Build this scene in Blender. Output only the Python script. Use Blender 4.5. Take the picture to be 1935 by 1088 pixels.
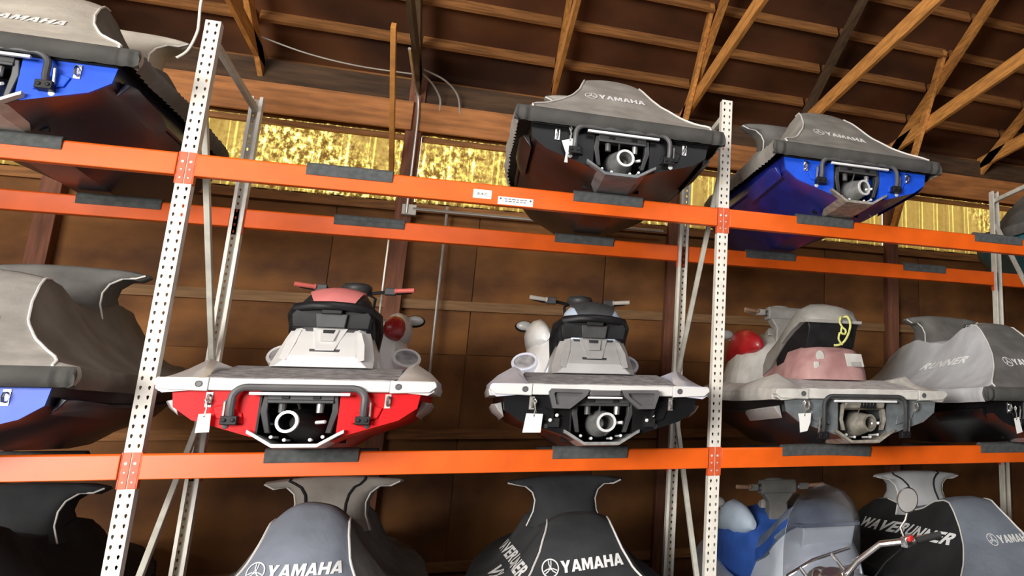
import bpy, bmesh, math, random
import numpy as np
from mathutils import Vector, Matrix, noise
from mathutils.bvhtree import BVHTree

random.seed(7)
for o in list(bpy.data.objects):
    bpy.data.objects.remove(o)
S = bpy.context.scene
COL = S.collection
PI = math.pi

# ------------------------------------------------------------------ camera
cam = bpy.data.cameras.new('camera'); camo = bpy.data.objects.new('camera', cam); COL.objects.link(camo)
FPX, CX, CY = 1681.477, 1685.486, 432.128
cam.sensor_fit = 'HORIZONTAL'; cam.sensor_width = 36.0
cam.lens = FPX/1935*36
cam.shift_x = -(CX-967.5)/1935; cam.shift_y = (CY-544)/1935
ya, pa, ra = 0.4425862, 0.23960702, -0.01020297
fw = Vector((math.sin(ya)*math.cos(pa), math.cos(ya)*math.cos(pa), math.sin(pa)))
rt = Vector((math.cos(ya), -math.sin(ya), 0)); up = rt.cross(fw)
r2 = rt*math.cos(ra)+up*math.sin(ra); u2 = up*math.cos(ra)-rt*math.sin(ra)
M = Matrix((r2, u2, -fw)).transposed().to_4x4(); M.translation = Vector((1.56755, -6.11239, 1.56881))
camo.matrix_world = M
cam.clip_start = .05; cam.clip_end = 200
S.camera = camo

# ------------------------------------------------------------------ world, daylight, exposure
w = bpy.data.worlds.new('sky'); S.world = w; w.use_nodes = True
wn = w.node_tree; wn.nodes.clear()
wo = wn.nodes.new('ShaderNodeOutputWorld'); wb = wn.nodes.new('ShaderNodeBackground')
wb.inputs[0].default_value = (.80, .90, 1.0, 1); wb.inputs[1].default_value = 3.0
wn.links.new(wb.outputs[0], wo.inputs[0])
def area(name, loc, rot, sx, sy, power, col):
    l = bpy.data.lights.new(name, 'AREA'); l.shape = 'RECTANGLE'; l.size = sx; l.size_y = sy
    l.energy = power; l.color = col
    o = bpy.data.objects.new(name, l); COL.objects.link(o); o.location = loc; o.rotation_euler = rot
    return o
# daylight entering by the open roller door behind the camera
area('door_daylight', (-4.3, -9.7, 2.75), (PI/2, 0, math.radians(-24)), 5.0, 3.0, 1350, (1.0, .955, .89))
# added overhead light, as from an assumed, unseen skylight in the front roof slope
area('assumed_skylight_fill', (1.6, -6.3, 6.75), (math.radians(52), 0, 0), 8.0, 2.2, 270, (.95, .97, 1.0))
S.view_settings.view_transform = 'Standard'; S.view_settings.look = 'None'
S.view_settings.exposure = 0.2; S.view_settings.gamma = 1.0
S.view_settings.use_curve_mapping = False

# ------------------------------------------------------------------ materials
def mat(name, c, rough=.5, metal=0.0, var=.12, scale=6.0, bump=0.0, bscale=60.0, c2=None, coat=0.0, stretch=(1,1,1), detail=3.0, lo=.35, hi=.65, spec=.5):
    m = bpy.data.materials.new(name); m.use_nodes = True
    n = m.node_tree.nodes; L = m.node_tree.links; b = n['Principled BSDF']
    tc = n.new('ShaderNodeTexCoord'); mp = n.new('ShaderNodeMapping'); mp.inputs['Scale'].default_value = stretch
    L.new(tc.outputs['Object'], mp.inputs['Vector'])
    nz = n.new('ShaderNodeTexNoise'); nz.inputs['Scale'].default_value = scale; nz.inputs['Detail'].default_value = detail
    L.new(mp.outputs[0], nz.inputs['Vector'])
    r = n.new('ShaderNodeValToRGB'); L.new(nz.outputs['Fac'], r.inputs[0])
    a = [max(0, x*(1-var)) for x in c]; bb = c2 if c2 else [min(1, x*(1+var)) for x in c]
    r.color_ramp.elements[0].position = lo; r.color_ramp.elements[1].position = hi
    r.color_ramp.elements[0].color = (*a, 1); r.color_ramp.elements[1].color = (*bb, 1)
    L.new(r.outputs[0], b.inputs['Base Color'])
    b.inputs['Specular IOR Level'].default_value = spec; b.inputs['Roughness'].default_value = rough; b.inputs['Metallic'].default_value = metal
    if coat: b.inputs['Coat Weight'].default_value = coat; b.inputs['Coat Roughness'].default_value = .08
    if bump:
        n2 = n.new('ShaderNodeTexNoise'); n2.inputs['Scale'].default_value = bscale; n2.inputs['Detail'].default_value = 4
        L.new(mp.outputs[0], n2.inputs['Vector'])
        bp = n.new('ShaderNodeBump'); bp.inputs['Strength'].default_value = bump; bp.inputs['Distance'].default_value = .02
        L.new(n2.outputs['Fac'], bp.inputs['Height']); L.new(bp.outputs[0], b.inputs['Normal'])
    return m
MT = {}
def D(k, *a, **kw): MT[k] = mat(k, *a, **kw)
D('upright_paint', (.78,.74,.66), .45, var=.08, scale=14)
D('strut_paint', (.62,.60,.52), .5, var=.12, scale=10)
D('beam_orange', (.84,.125,.010), .33, var=.08, scale=5, spec=.35)
D('connector_orange', (.66,.10,.025), .45, var=.15, scale=20)
D('rivet', (.80,.74,.66), .4, .3)
D('foam', (.085,.092,.092), .85, var=.2, scale=25, bump=.3, bscale=180)
D('hull_red', (.70,.006,.010), .40, spec=.15, var=.08)
D('hull_blue', (.012,.085,.66), .35, spec=.25, var=.12)
D('hull_navy', (.010,.011,.032), .38, coat=.08, var=.3)
D('hull_deepblue', (.010,.02,.24), .38, coat=.12, var=.25)
D('hull_black', (.008,.008,.009), .3, spec=.25, var=.2)
D('hull_maroon', (.016,.011,.010), .34, spec=.4, var=.3)
D('hull_grey', (.14,.155,.162), .4, var=.25, scale=9)
D('hull_teal', (.03,.22,.28), .35, coat=.4, var=.2)
D('hull_white', (.62,.68,.76), .3, coat=.4, var=.05)
D('white_gel', (.70,.69,.67), .3, coat=.4, var=.05)
D('lilac_white', (.66,.67,.76), .3, coat=.4, var=.06)
D('silver_grey', (.36,.35,.34), .4, coat=.2, var=.1)
D('old_white', (.55,.53,.49), .5, var=.15, scale=9)
D('old_pink', (.40,.20,.19), .6, var=.15, scale=5, c2=(.50,.30,.28))
D('old_red', (.36,.012,.015), .4, coat=.3, var=.2)
D('old_grey', (.30,.29,.27), .55, var=.15, scale=8)
D('mat_grey', (.30,.285,.285), .9, var=.35, scale=16, bump=.5, bscale=140)
D('mat_pale', (.58,.55,.53), .9, var=.2, scale=16, bump=.4, bscale=140)
D('black_plastic', (.009,.009,.010), .5, spec=.3, var=.3, scale=12)
D('dark_plastic', (.042,.042,.044), .5, var=.2, scale=12)
D('step_grey', (.095,.092,.095), .45, var=.15)
D('seat_black', (.012,.012,.012), .6, var=.25, bump=.15, bscale=200)
D('seat_pink', (.55,.16,.15), .6, var=.1)
D('seat_grey', (.30,.29,.26), .6, var=.12, bump=.1, bscale=150)
D('seat_blue', (.13,.18,.27), .6, var=.25, scale=5, c2=(.20,.24,.31))
D('seat_blue_panel', (.03,.10,.40), .5, var=.2)
D('seat_lightblue', (.46,.55,.66), .5, var=.08)
D('grip_red', (.62,.13,.10), .6, var=.1)
D('grip_grey', (.42,.38,.33), .6, var=.1)
D('grip_brown', (.28,.16,.10), .6, var=.2)
D('metal_ring', (.85,.85,.85), .35, .2, var=.05)
D('metal_cast', (.40,.40,.39), .4, .6, var=.2, scale=20)
D('metal_dirty', (.36,.33,.28), .55, .4, var=.3, scale=18)
D('chrome', (.85,.85,.86), .22, 1.0, var=.05)
D('steel', (.50,.48,.45), .4, .8, var=.2)
D('cover_grey', (.34,.32,.285), .9, var=.15, scale=5, bump=.35, bscale=9)
D('cover_dark', (.15,.146,.136), .92, var=.2, scale=5, bump=.4, bscale=9)
D('cover_mid', (.25,.24,.215), .9, var=.18, scale=5, bump=.4, bscale=9)
D('cover_beige', (.56,.52,.44), .9, var=.12, scale=4, bump=.4, bscale=9)
D('cover_brown', (.17,.145,.12), .9, var=.2, scale=4, bump=.4, bscale=7)
D('cover_light', (.52,.53,.54), .9, var=.15, scale=3, bump=.3, bscale=8)
D('cover_blue', (.22,.25,.30), .9, var=.1, scale=4, bump=.3, bscale=9)
D('cover_black', (.016,.016,.017), .9, var=.25, scale=4, bump=.3, bscale=8)
D('cover_char', (.035,.037,.040), .9, var=.2, scale=4, bump=.35, bscale=9)
D('piping', (.80,.78,.74), .6, var=.05)
D('print_white', (.96,.96,.95), .5, var=.02)
D('hem_dark', (.065,.063,.058), .92, var=.2, scale=5, bump=.4, bscale=12)  # hem roll toned darker than the cover panels
D('print_pale', (.70,.68,.62), .6, var=.06)
D('paper', (.78,.78,.75), .7, var=.03)
D('ink', (.06,.06,.10), .7, var=.1)
D('ink_grey', (.16,.16,.18), .7, var=.1)
D('rope_yellow', (.62,.62,.20), .7, var=.2, scale=40)
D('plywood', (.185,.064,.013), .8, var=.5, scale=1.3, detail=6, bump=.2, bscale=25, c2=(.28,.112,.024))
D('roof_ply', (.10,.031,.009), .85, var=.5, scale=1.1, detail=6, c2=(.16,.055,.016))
D('timber', (.60,.26,.06), .75, var=.25, scale=5, stretch=(1,1,1), detail=6, bump=.2, bscale=30)
D('timber_y', (.62,.27,.065), .75, var=.28, scale=6, stretch=(6,.6,6), detail=6, bump=.25, bscale=8)
D('timber_x', (.27,.112,.03), .75, var=.3, scale=6, stretch=(.6,6,6), detail=6, bump=.25, bscale=8)
D('header_wood', (.40,.155,.045), .75, var=.3, scale=5, stretch=(.5,4,4), detail=7, bump=.2, bscale=8)
D('post_wood', (.20,.075,.04), .8, var=.3, scale=5, stretch=(5,5,.5), detail=5)
D('dark_wood', (.10,.06,.03), .85, var=.3, scale=5, stretch=(6,.6,6))
D('pale_girt', (.24,.13,.055), .8, var=.2, scale=5, stretch=(.6,6,6))
D('eave_shaded_wood', (.065,.033,.014), .85, var=.35, scale=5, stretch=(.5,4,4), detail=6)  # darkened header wood, the shade under the eave put into its tone
D('concrete', (.10,.095,.09), .85, var=.15, scale=2, detail=8, bump=.1, bscale=30)
D('wall_tin', (.30,.26,.20), .7, var=.1)
D('cable_grey', (.35,.32,.28), .6)
D('conduit', (.55,.52,.48), .35, .7, var=.1)
D('bike_white', (.72,.74,.78), .25, coat=.5, var=.03)
D('rubber', (.02,.02,.02), .8)
D('switch_red', (.65,.03,.03), .4)
D('reflector', (.20,.02,.015), .3)

def fiberglass():
    m = bpy.data.materials.new('fiberglass_panel'); m.use_nodes = True
    n = m.node_tree.nodes; L = m.node_tree.links; n.clear()
    out = n.new('ShaderNodeOutputMaterial'); tc = n.new('ShaderNodeTexCoord')
    mp = n.new('ShaderNodeMapping'); mp.inputs['Scale'].default_value = (1,1,.75); L.new(tc.outputs['Object'], mp.inputs[0])
    def N_(sc, st, det, rg=.5):
        q = n.new('ShaderNodeMapping'); q.inputs['Scale'].default_value = st; L.new(tc.outputs['Object'], q.inputs[0])
        z = n.new('ShaderNodeTexNoise'); z.inputs['Scale'].default_value = sc; z.inputs['Detail'].default_value = det; z.inputs['Roughness'].default_value = rg
        L.new(q.outputs[0], z.inputs['Vector']); return z.outputs['Fac']
    def M_(op, a, b, c=None):
        q = n.new('ShaderNodeMath'); q.operation = op
        for i, v in enumerate((a, b, c)):
            if v is None: continue
            if isinstance(v, (int, float)): q.inputs[i].default_value = v
            else: L.new(v, q.inputs[i])
        return q.outputs[0]
    mott = N_(20, (1,1,.75), 6, .72); big = N_(1.3, (1,1,.5), 2); wob = N_(3, (1,1,.15), 3)
    sx = n.new('ShaderNodeSeparateXYZ'); L.new(tc.outputs['Object'], sx.inputs[0])
    xx = M_('ADD', sx.outputs['X'], M_('MULTIPLY', M_('SUBTRACT', wob, .5), .05))
    def line(off, wid):      # thin resin along the ribs lets more daylight through
        ph = M_('FRACT', M_('DIVIDE', M_('ADD', xx, off), .22), 0)
        return M_('MAXIMUM', M_('SUBTRACT', 1.0, M_('DIVIDE', M_('ABSOLUTE', M_('SUBTRACT', ph, .5), 0), wid)), 0)
    ln = M_('ADD', line(0, .06), M_('MULTIPLY', line(.05, .04), .8))
    patch = M_('MULTIPLY', M_('MAXIMUM', M_('SUBTRACT', big, .49), 0), 6.0)
    spk = M_('MULTIPLY', M_('SUBTRACT', mott, .49), M_('ADD', patch, .06))
    f = M_('ADD', M_('ADD', .32, M_('MULTIPLY', spk, 4.2)), M_('MULTIPLY', ln, .34)); f = M_('ADD', f, M_('MULTIPLY', M_('SUBTRACT', big, .5), .35))
    r = n.new('ShaderNodeValToRGB'); L.new(f, r.inputs[0])
    e = r.color_ramp.elements; e[0].position = .10; e[0].color = (.13,.06,.012,1); e[1].position = .92; e[1].color = (1.0,.90,.40,1)
    x = e.new(.30); x.color = (.27,.155,.035,1); x = e.new(.46); x.color = (.38,.24,.06,1); x = e.new(.68); x.color = (.90,.62,.10,1)
    tr = n.new('ShaderNodeBsdfTranslucent'); df = n.new('ShaderNodeBsdfDiffuse'); mx = n.new('ShaderNodeMixShader'); mx.inputs[0].default_value = .25
    L.new(r.outputs[0], tr.inputs[0]); L.new(r.outputs[0], df.inputs[0]); L.new(tr.outputs[0], mx.inputs[1]); L.new(df.outputs[0], mx.inputs[2])
    L.new(mx.outputs[0], out.inputs[0]); return m
MT['fiberglass'] = fiberglass()
def clear_screen():
    m = bpy.data.materials.new('smoked_windscreen'); m.use_nodes = True
    n = m.node_tree.nodes; L = m.node_tree.links; n.clear()
    out = n.new('ShaderNodeOutputMaterial'); t = n.new('ShaderNodeBsdfTransparent'); t.inputs[0].default_value = (.70,.70,.72,1)
    g = n.new('ShaderNodeBsdfGlossy'); g.inputs['Roughness'].default_value = .3; g.inputs['Color'].default_value = (.9,.9,.9,1)
    mx = n.new('ShaderNodeMixShader'); mx.inputs[0].default_value = .12; L.new(t.outputs[0], mx.inputs[1]); L.new(g.outputs[0], mx.inputs[2])
    L.new(mx.outputs[0], out.inputs[0]); return m
MT['windscreen'] = clear_screen()

# ------------------------------------------------------------------ mesh helpers
class MB:
    def __init__(s): s.v = []; s.f = []; s.m = []
    def add(s, vs, fs, mi=0):
        b = len(s.v); s.v += [tuple(p) for p in vs]; s.f += [tuple(b+i for i in f) for f in fs]; s.m += [mi]*len(fs)
        return s
    def hexa(s, p, mi=0):
        return s.add(p, [(0,3,2,1),(4,5,6,7),(0,1,5,4),(1,2,6,5),(2,3,7,6),(3,0,4,7)], mi)
    def box(s, x0, x1, y0, y1, z0, z1, mi=0):
        return s.hexa([(x0,y0,z0),(x1,y0,z0),(x1,y1,z0),(x0,y1,z0),(x0,y0,z1),(x1,y0,z1),(x1,y1,z1),(x0,y1,z1)], mi)
    def bar(s, p0, p1, wd, ht, ref=(1,0,0), mi=0):
        p0 = Vector(p0); p1 = Vector(p1); d = (p1-p0).normalized(); r = Vector(ref); r = (r-d*r.dot(d)).normalized(); u = d.cross(r)
        q = []
        for p in (p0, p1):
            for a, b in ((-1,-1),(1,-1),(1,1),(-1,1)): q.append(p+r*(a*wd/2)+u*(b*ht/2))
        return s.hexa(q, mi)
    def loft(s, secs, closed=True, caps=True, mi=0):
        n = len(secs[0]); b = len(s.v)
        vs = [p for sec in secs for p in sec]; fs = []
        for i in range(len(secs)-1):
            for j in range(n if closed else n-1):
                k = (j+1) % n; fs.append((i*n+j, i*n+k, (i+1)*n+k, (i+1)*n+j))
        if caps and closed:
            fs.append(tuple(range(n-1,-1,-1))); fs.append(tuple((len(secs)-1)*n+j for j in range(n)))
        return s.add(vs, fs, mi)
    def tube(s, pts, r, n=8, mi=0, caps=True, closed=False):
        pts = [Vector(p) for p in pts]; N = len(pts); secs = []
        rs = r if isinstance(r, (list, tuple)) else [r]*N
        t0 = (pts[1]-pts[0]).normalized(); a = Vector((0,0,1)) if abs(t0.z) < .9 else Vector((1,0,0))
        nr = (a-t0*a.dot(t0)).normalized()
        for i, p in enumerate(pts):
            if closed: t = (pts[(i+1)%N]-pts[i-1]).normalized()
            else: t = (pts[min(i+1,N-1)]-pts[max(i-1,0)]).normalized()
            nr = (nr-t*nr.dot(t)).normalized(); bn = t.cross(nr)
            secs.append([p+(nr*math.cos(2*PI*k/n)+bn*math.sin(2*PI*k/n))*rs[i] for k in range(n)])
        if closed: secs.append(secs[0])
        return s.loft(secs, True, caps and not closed, mi)
    def lathe(s, prof, o, d, n=20, mi=0, sc=(1,1)):
        o = Vector(o); d = Vector(d).normalized(); a = Vector((0,0,1)) if abs(d.z) < .9 else Vector((1,0,0))
        u = (a-d*a.dot(d)).normalized(); v = d.cross(u)
        secs = [[o+d*t+(v*math.cos(2*PI*k/n)*sc[0]+u*math.sin(2*PI*k/n)*sc[1])*max(r,1e-4) for k in range(n)] for r, t in prof]
        return s.loft(secs, True, False, mi)
    def poly(s, pts, d, mi=0):
        d = Vector(d); n = len(pts); a = [Vector(p) for p in pts]; b = [p+d for p in a]
        fs = [tuple(range(n-1,-1,-1)), tuple(range(n,2*n))]+[(i,(i+1)%n,n+(i+1)%n,n+i) for i in range(n)]
        return s.add(a+b, fs, mi)
    def ellipsoid(s, c, r, nu=14, nv=8, mi=0):
        c = Vector(c); secs = []
        for i in range(nv+1):
            t = PI*i/nv
            secs.append([c+Vector((r[0]*max(math.sin(t),1e-3)*math.cos(2*PI*k/nu), r[1]*max(math.sin(t),1e-3)*math.sin(2*PI*k/nu), -r[2]*math.cos(t))) for k in range(nu)])
        return s.loft(secs, True, False, mi)
    def mesh(s, name, mats, smooth=35, weld=False):
        me = bpy.data.meshes.new(name); me.from_pydata(s.v, [], s.f)
        for k in (mats if isinstance(mats, (list,tuple)) else [mats]): me.materials.append(MT[k])
        for p, i in zip(me.polygons, s.m): p.material_index = i
        bm = bmesh.new(); bm.from_mesh(me)
        if weld: bmesh.ops.remove_doubles(bm, verts=bm.verts, dist=1e-4)
        bmesh.ops.recalc_face_normals(bm, faces=bm.faces); bm.to_mesh(me); bm.free()
        if smooth:
            me.polygons.foreach_set('use_smooth', [True]*len(me.polygons)); me.set_sharp_from_angle(angle=math.radians(smooth))
        me.update(); return me
    def build(s, name, mats, parent=None, smooth=35, bevel=0, weld=False):
        return obj(name, s.mesh(name, mats, smooth, weld), parent, bevel)
def obj(name, me, parent=None, bevel=0):
    o = bpy.data.objects.new(name, me); COL.objects.link(o)
    if parent: o.parent = parent
    if bevel:
        b = o.modifiers.new('bevel', 'BEVEL'); b.width = bevel; b.segments = 2; b.limit_method = 'ANGLE'; b.angle_limit = math.radians(40)
    return o
def tag(o, label=None, cat=None, group=None, kind=None):
    if label: o['label'] = label
    if cat: o['category'] = cat
    if group: o['group'] = group
    if kind: o['kind'] = kind
    return o
def thing(name, label, cat, loc=(0,0,0), rz=0, group=None):
    o = bpy.data.objects.new(name, None); COL.objects.link(o); o.location = loc; o.rotation_euler = (0,0,rz)
    return tag(o, label, cat, group)
def ip(y, ys, vs): return float(np.interp(y, ys, vs))
def sm(P, n=5):
    P = [Vector(p) for p in P]; out = []
    for i in range(len(P)-1):
        a, b, c, d = P[max(i-1,0)], P[i], P[i+1], P[min(i+2,len(P)-1)]
        for k in range(n):
            t = k/n; out.append(.5*((2*b)+(c-a)*t+(2*a-5*b+4*c-d)*t*t+(3*b-a-3*c+d)*t**3))
    return out+[P[-1]]
def arc(c, r, a0, a1, n, ax='xz'):
    out = []
    for i in range(n+1):
        a = a0+(a1-a0)*i/n; out.append((c[0]+r*math.cos(a), c[1], c[2]+r*math.sin(a)))
    return out

# ------------------------------------------------------------------ the building
YW = 3.30; EZ = 5.06; SL = .375; YR = -4.2
def roofz(y): return EZ+SL*(YW-y) if y > YR else EZ+SL*(YW-YR)-SL*(YR-y)
XA, XB, YF = -7.0, 15.0, -10.0
fl = tag(MB().box(XA-.2, XB+.2, YF-6, YW+.3, -.15, 0).build('floor', 'concrete'), 'grey concrete floor', kind='structure')
PX = [-4.27, -1.70, .87, 3.44, 6.01, 8.58, 11.15, 13.72]     # wall posts
TX = [-4.27, -2.99, -1.70, -.42, .87, 2.09, 3.44, 4.725, 6.01, 7.30, 8.58]   # trusses
wallb = tag(MB().box(XA, XB, YW+.10, YW+.14, 0, 3.92).box(XA, XB, YW+.11, YW+.14, 4.60, 5.3).build('wall_back', 'plywood'), 'brown back wall', kind='structure')
# plywood sheets with open joints, posts, girts and header board on the back wall
x = XA
sheet = MB().box(0, 1.212, 0, .018, 0, 2.43).mesh('wall_sheet', 'plywood')
while x < XB-.3:
    for z in (.02, 2.46):
        o = obj('wall_sheet', sheet, wallb); o.location = (x, YW+.08, z)
        if z > 1: o.scale = (1, 1, .585)
    x += 1.22
for a in PX:
    MB().box(a-.07, a+.07, YW-.06, YW+.08, 0, EZ+.1).build('wall_post', 'post_wood', wallb, bevel=.004)
for a, b in zip(PX[:-1], PX[1:]):
    for z, h, k in ((2.92, .09, 'pale_girt'), (1.72, .09, 'timber_x'), (.55, .09, 'timber_x'), (3.85, .085, 'timber_x'), (4.545, .05, 'timber_x')):
        MB().box(a+.075, b-.075, YW+.03, YW+.079, z-h/2, z+h/2).build('girt', k, wallb)
    MB().box(a+.02, b-.02, YW-.10, YW-.062, 4.585, 4.875).build('header_board', 'header_wood', wallb, bevel=.004)
    MB().box(a+.02, b-.02, YW-.03, YW+.02, 4.90, 5.12).build('eave_block', 'eave_shaded_wood', wallb)
# corrugated translucent strips at the top of the wall, one per wall bay
for i, (a, b) in enumerate(zip(PX[:-1], PX[1:])):
    m = MB(); a0 = a+.07; b0 = b-.07; n = 150; row = []
    for k in range(n+1):
        x = a0+(b0-a0)*k/n; ph = ((x*1.0) % .30)/.30
        bulge = .028*max(0, 1-abs(ph-.5)/.13) if abs(ph-.5) < .13 else 0
        bulge += .012*max(0, 1-abs(((x+.15) % .15)/.15-.5)/.12)
        row.append((x, YW+.10+.0-bulge))
    vs = [(x, y, 3.90) for x, y in row]+[(x, y, 4.60) for x, y in row]
    m.add(vs, [(k, k+1, n+2+k, n+1+k) for k in range(n)])
    tag(m.build('window_%d' % (i+1), 'fiberglass', smooth=60), 'yellowed corrugated translucent daylight strip high on the back wall', kind='structure')
# side and front walls with the open door
tag(MB().box(XA-.15, XA, YF, YW+.1, 0, 8).build('wall_left', 'wall_tin'), kind='structure')
tag(MB().box(XB, XB+.15, YF, YW+.1, 0, 8).build('wall_right', 'wall_tin'), kind='structure')
tag(MB().box(-1.7, XB, YF-.15, YF, 0, 8).box(XA, -1.7, YF-.15, YF, 4.3, 8).build('wall_front', 'wall_tin'), kind='structure')
# roof deck
m = MB()
t = .03
for y0, y1 in ((YW+.35, YR), (YR, YF-.3)):
    z0, z1 = roofz(y0)+.17, roofz(y1)+.17
    m.hexa([(XA-.2,y0,z0),(XB+.2,y0,z0),(XB+.2,y1,z1),(XA-.2,y1,z1),(XA-.2,y0,z0+t),(XB+.2,y0,z0+t),(XB+.2,y1,z1+t),(XA-.2,y1,z1+t)])
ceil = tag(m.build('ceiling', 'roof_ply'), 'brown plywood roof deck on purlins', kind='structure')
th = math.atan(SL)
y0, y1 = -5.4, -7.4  # assumed skylight panel, added to go with the overhead light
tag(MB().hexa([(-2.4,y0,roofz(y0)+.14),(5.6,y0,roofz(y0)+.14),(5.6,y1,roofz(y1)+.14),(-2.4,y1,roofz(y1)+.14),(-2.4,y0,roofz(y0)+.16),(5.6,y0,roofz(y0)+.16),(5.6,y1,roofz(y1)+.16),(-2.4,y1,roofz(y1)+.16)]).build('window_8', 'fiberglass'), 'assumed translucent skylight added in the front roof slope, out of view', kind='structure')
TXX = [XA]+TX+[9.86, 11.15, 12.4, 13.7, XB]
for i in range(17):
    y = 2.79-.52*i
    if y < YR+.1: break
    for a, b in zip(TXX[:-1], TXX[1:]):
        o = MB().box(a+.02, b-.02, -.02, .02, .055, .165).build('purlin', 'timber_x', ceil)
        o.location = (0, y, roofz(y)); o.rotation_euler = (-th, 0, 0)
WHERE = {-.42: 'behind the left rack upright', .87: 'above the empty pads with pipes along it', 2.09: 'above the black covered craft', 3.44: 'just left of the right white upright top',
         4.725: 'above the blue covered craft', 6.01: 'near the right edge with a crossing brace', 7.30: 'at the far right edge', -1.70: 'over the left blue craft'}
for a in TX:
    t = thing('roof_truss', 'brown timber roof truss '+WHERE.get(a, ('outside the left edge, far' if a < -4 else 'outside the left edge, near') if a < 0 else 'outside the right edge'), 'truss', (a, YW, 0), 0, 'roof trusses')
    def P(y, z): return (0, y-YW, z)
    m = MB(); yb = YR
    m.bar(P(YW+.1, roofz(YW+.1)-.055), P(yb, roofz(yb)-.055), .04, .14).build('top_chord', 'dark_wood' if a in (.87, 4.725) else 'timber_y', t)
    if a not in (2.09, -.42):
        MB().bar(P(YW+.05, 5.10), P(yb, 5.10), .04, .15).build('bottom_chord', 'timber_y' if a != .87 else 'dark_wood', t, bevel=.003)
    else:
        MB().bar(P(YW+.05, 5.10), P(yb, 5.10), .04, .13).build('bottom_chord', 'timber_y', t, bevel=.003)
    if a in (3.44, 6.01, 8.58, -1.70):
        o = MB().bar((-.045, -.15, 4.05 if a > 5 else 4.65), (-.045, -1.52, 5.78), .04, .12).build('knee_brace', 'timber_y', t, bevel=.003)
    if a == .87:
        MB().bar((-.14, -.06, 4.17), (-.14, -1.41, 5.06), .04, .075).build('knee_brace', 'timber', t, bevel=.003)
    for y in (-1.2, -3.0):
        MB().bar(P(y, 5.17), P(y-.55, roofz(y-.55)-.1), .038, .09).build('web', 'timber_y', t)
# conduits and cables
def pipe(name, label, pts, r, k, cat='pipe', grp=None):
    return tag(MB().tube(sm(pts, 6), r, 8).build(name, k), label, cat, grp)
pipe('conduit_pipe', 'thin grey conduit bent over the header board beside the dark roof truss', [(.84,2.2,5.0),(.85,2.9,4.98),(.86,3.1,4.96),(.885,3.17,4.88),(.90,3.175,4.6),(.90,3.175,3.75)], .013, 'conduit')
pipe('conduit_pipe', 'thin grey conduit on the wall right of the red-brown post', [(1.24,3.22,3.86),(1.245,3.22,2.9),(1.25,3.22,1.9)], .014, 'conduit')
pipe('conduit_pipe', 'horizontal grey conduit along the wall behind the upper rear beam', [(.95,3.19,3.80),(2.4,3.19,3.80),(3.3,3.19,3.80)], .016, 'conduit')
pipe('wall_cable', 'sagging grey cable strung under the purlins left of the conduit truss', [(-.35,2.75,5.12),(0,2.78,5.04),(.4,2.8,5.00),(.85,2.8,5.0)], .007, 'cable_grey', 'cable')
pipe('wall_cable', 'short grey cable curving down behind the header, left of a pair', [(.92,2.9,5.05),(1.0,3.05,5.02),(1.07,3.18,4.93),(1.075,3.21,4.8)], .009, 'cable_grey', 'cable')
pipe('wall_cable', 'longer grey cable curving down behind the header, right of a pair', [(.92,2.85,5.08),(1.1,3.0,5.06),(1.22,3.15,4.98),(1.26,3.21,4.8)], .009, 'cable_grey', 'cable')
pipe('wall_cable', 'pale cord hanging beside the top of the left white upright', [(-.14,.25,4.60),(-.143,.25,4.29),(-.135,.25,4.16),(-.134,.25,4.08),(-.162,.25,3.96),(-.21,.25,3.90)], .008, 'print_pale', 'cable')
pipe('white_rod', 'thin white rod hanging from the back upper beam behind the red handlebar', [(.936,1.388,3.20),(.936,1.388,2.45)], .006, 'piping', 'rod')
tag(MB().box(.86, .98, YW-.12, YW-.06, 3.74, 3.84).build('junction_box', 'strut_paint', bevel=.004), 'small grey junction box on the wall post under the daylight strip', 'box')

# ------------------------------------------------------------------ pallet rack
PITCH = .0508; ROW0 = 4.05; BW = 3.124; RD = 1.33
def upright_mesh():
    # perforated face (teardrop holes) with side flanges and rear lips; face at y=0, channel opens to +y
    wv = .0762; bm = bmesh.new(); hw = wv/2
    tear = [(0,.010),(.0052,.006),(.0062,.001),(.0045,-.006),(.0026,-.0125),(-.0026,-.0125),(-.0045,-.006),(-.0062,.001),(-.0052,.006)]
    edges = []
    def loop(pts):
        vs = [bm.verts.new((p[0], 0, p[1])) for p in pts]
        return [bm.edges.new((vs[i], vs[(i+1) % len(vs)])) for i in range(len(vs))]
    E = loop([(-hw,-PITCH/2),(hw,-PITCH/2),(hw,PITCH/2),(-hw,PITCH/2)])
    for sx in (-.0195, .0195): E += loop([(sx+p[0], p[1]) for p in tear])
    bmesh.ops.triangle_fill(bm, use_beauty=True, use_dissolve=False, edges=E)
    cv = [tuple(v.co) for v in bm.verts]; cf = [tuple(v.index for v in f.verts) for f in bm.faces]; bm.verts.index_update()
    bm.verts.ensure_lookup_table(); cf = [tuple(v.index for v in f.verts) for f in bm.faces]; bm.free()
    m = MB(); z = ROW0
    while z > .03:
        m.add([(x, y, z+q) for x, y, q in cv], cf); z -= PITCH
    z0 = z+PITCH/2; top = ROW0+PITCH/2
    if z0 > 0: m.add([(-hw,0,0),(hw,0,0),(hw,0,z0),(-hw,0,z0)], [(0,1,2,3)])
    dp = .070
    for s in (-1, 1):
        m.box(min(s*hw, s*(hw-.003)), max(s*hw, s*(hw-.003)), .0005, dp, 0, top)
        m.box(min(s*hw, s*(hw-.020)), max(s*hw, s*(hw-.020)), dp-.003, dp, 0, top)
    return m.mesh('upright', 'upright_paint', smooth=0)
UPM = upright_mesh()
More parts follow.
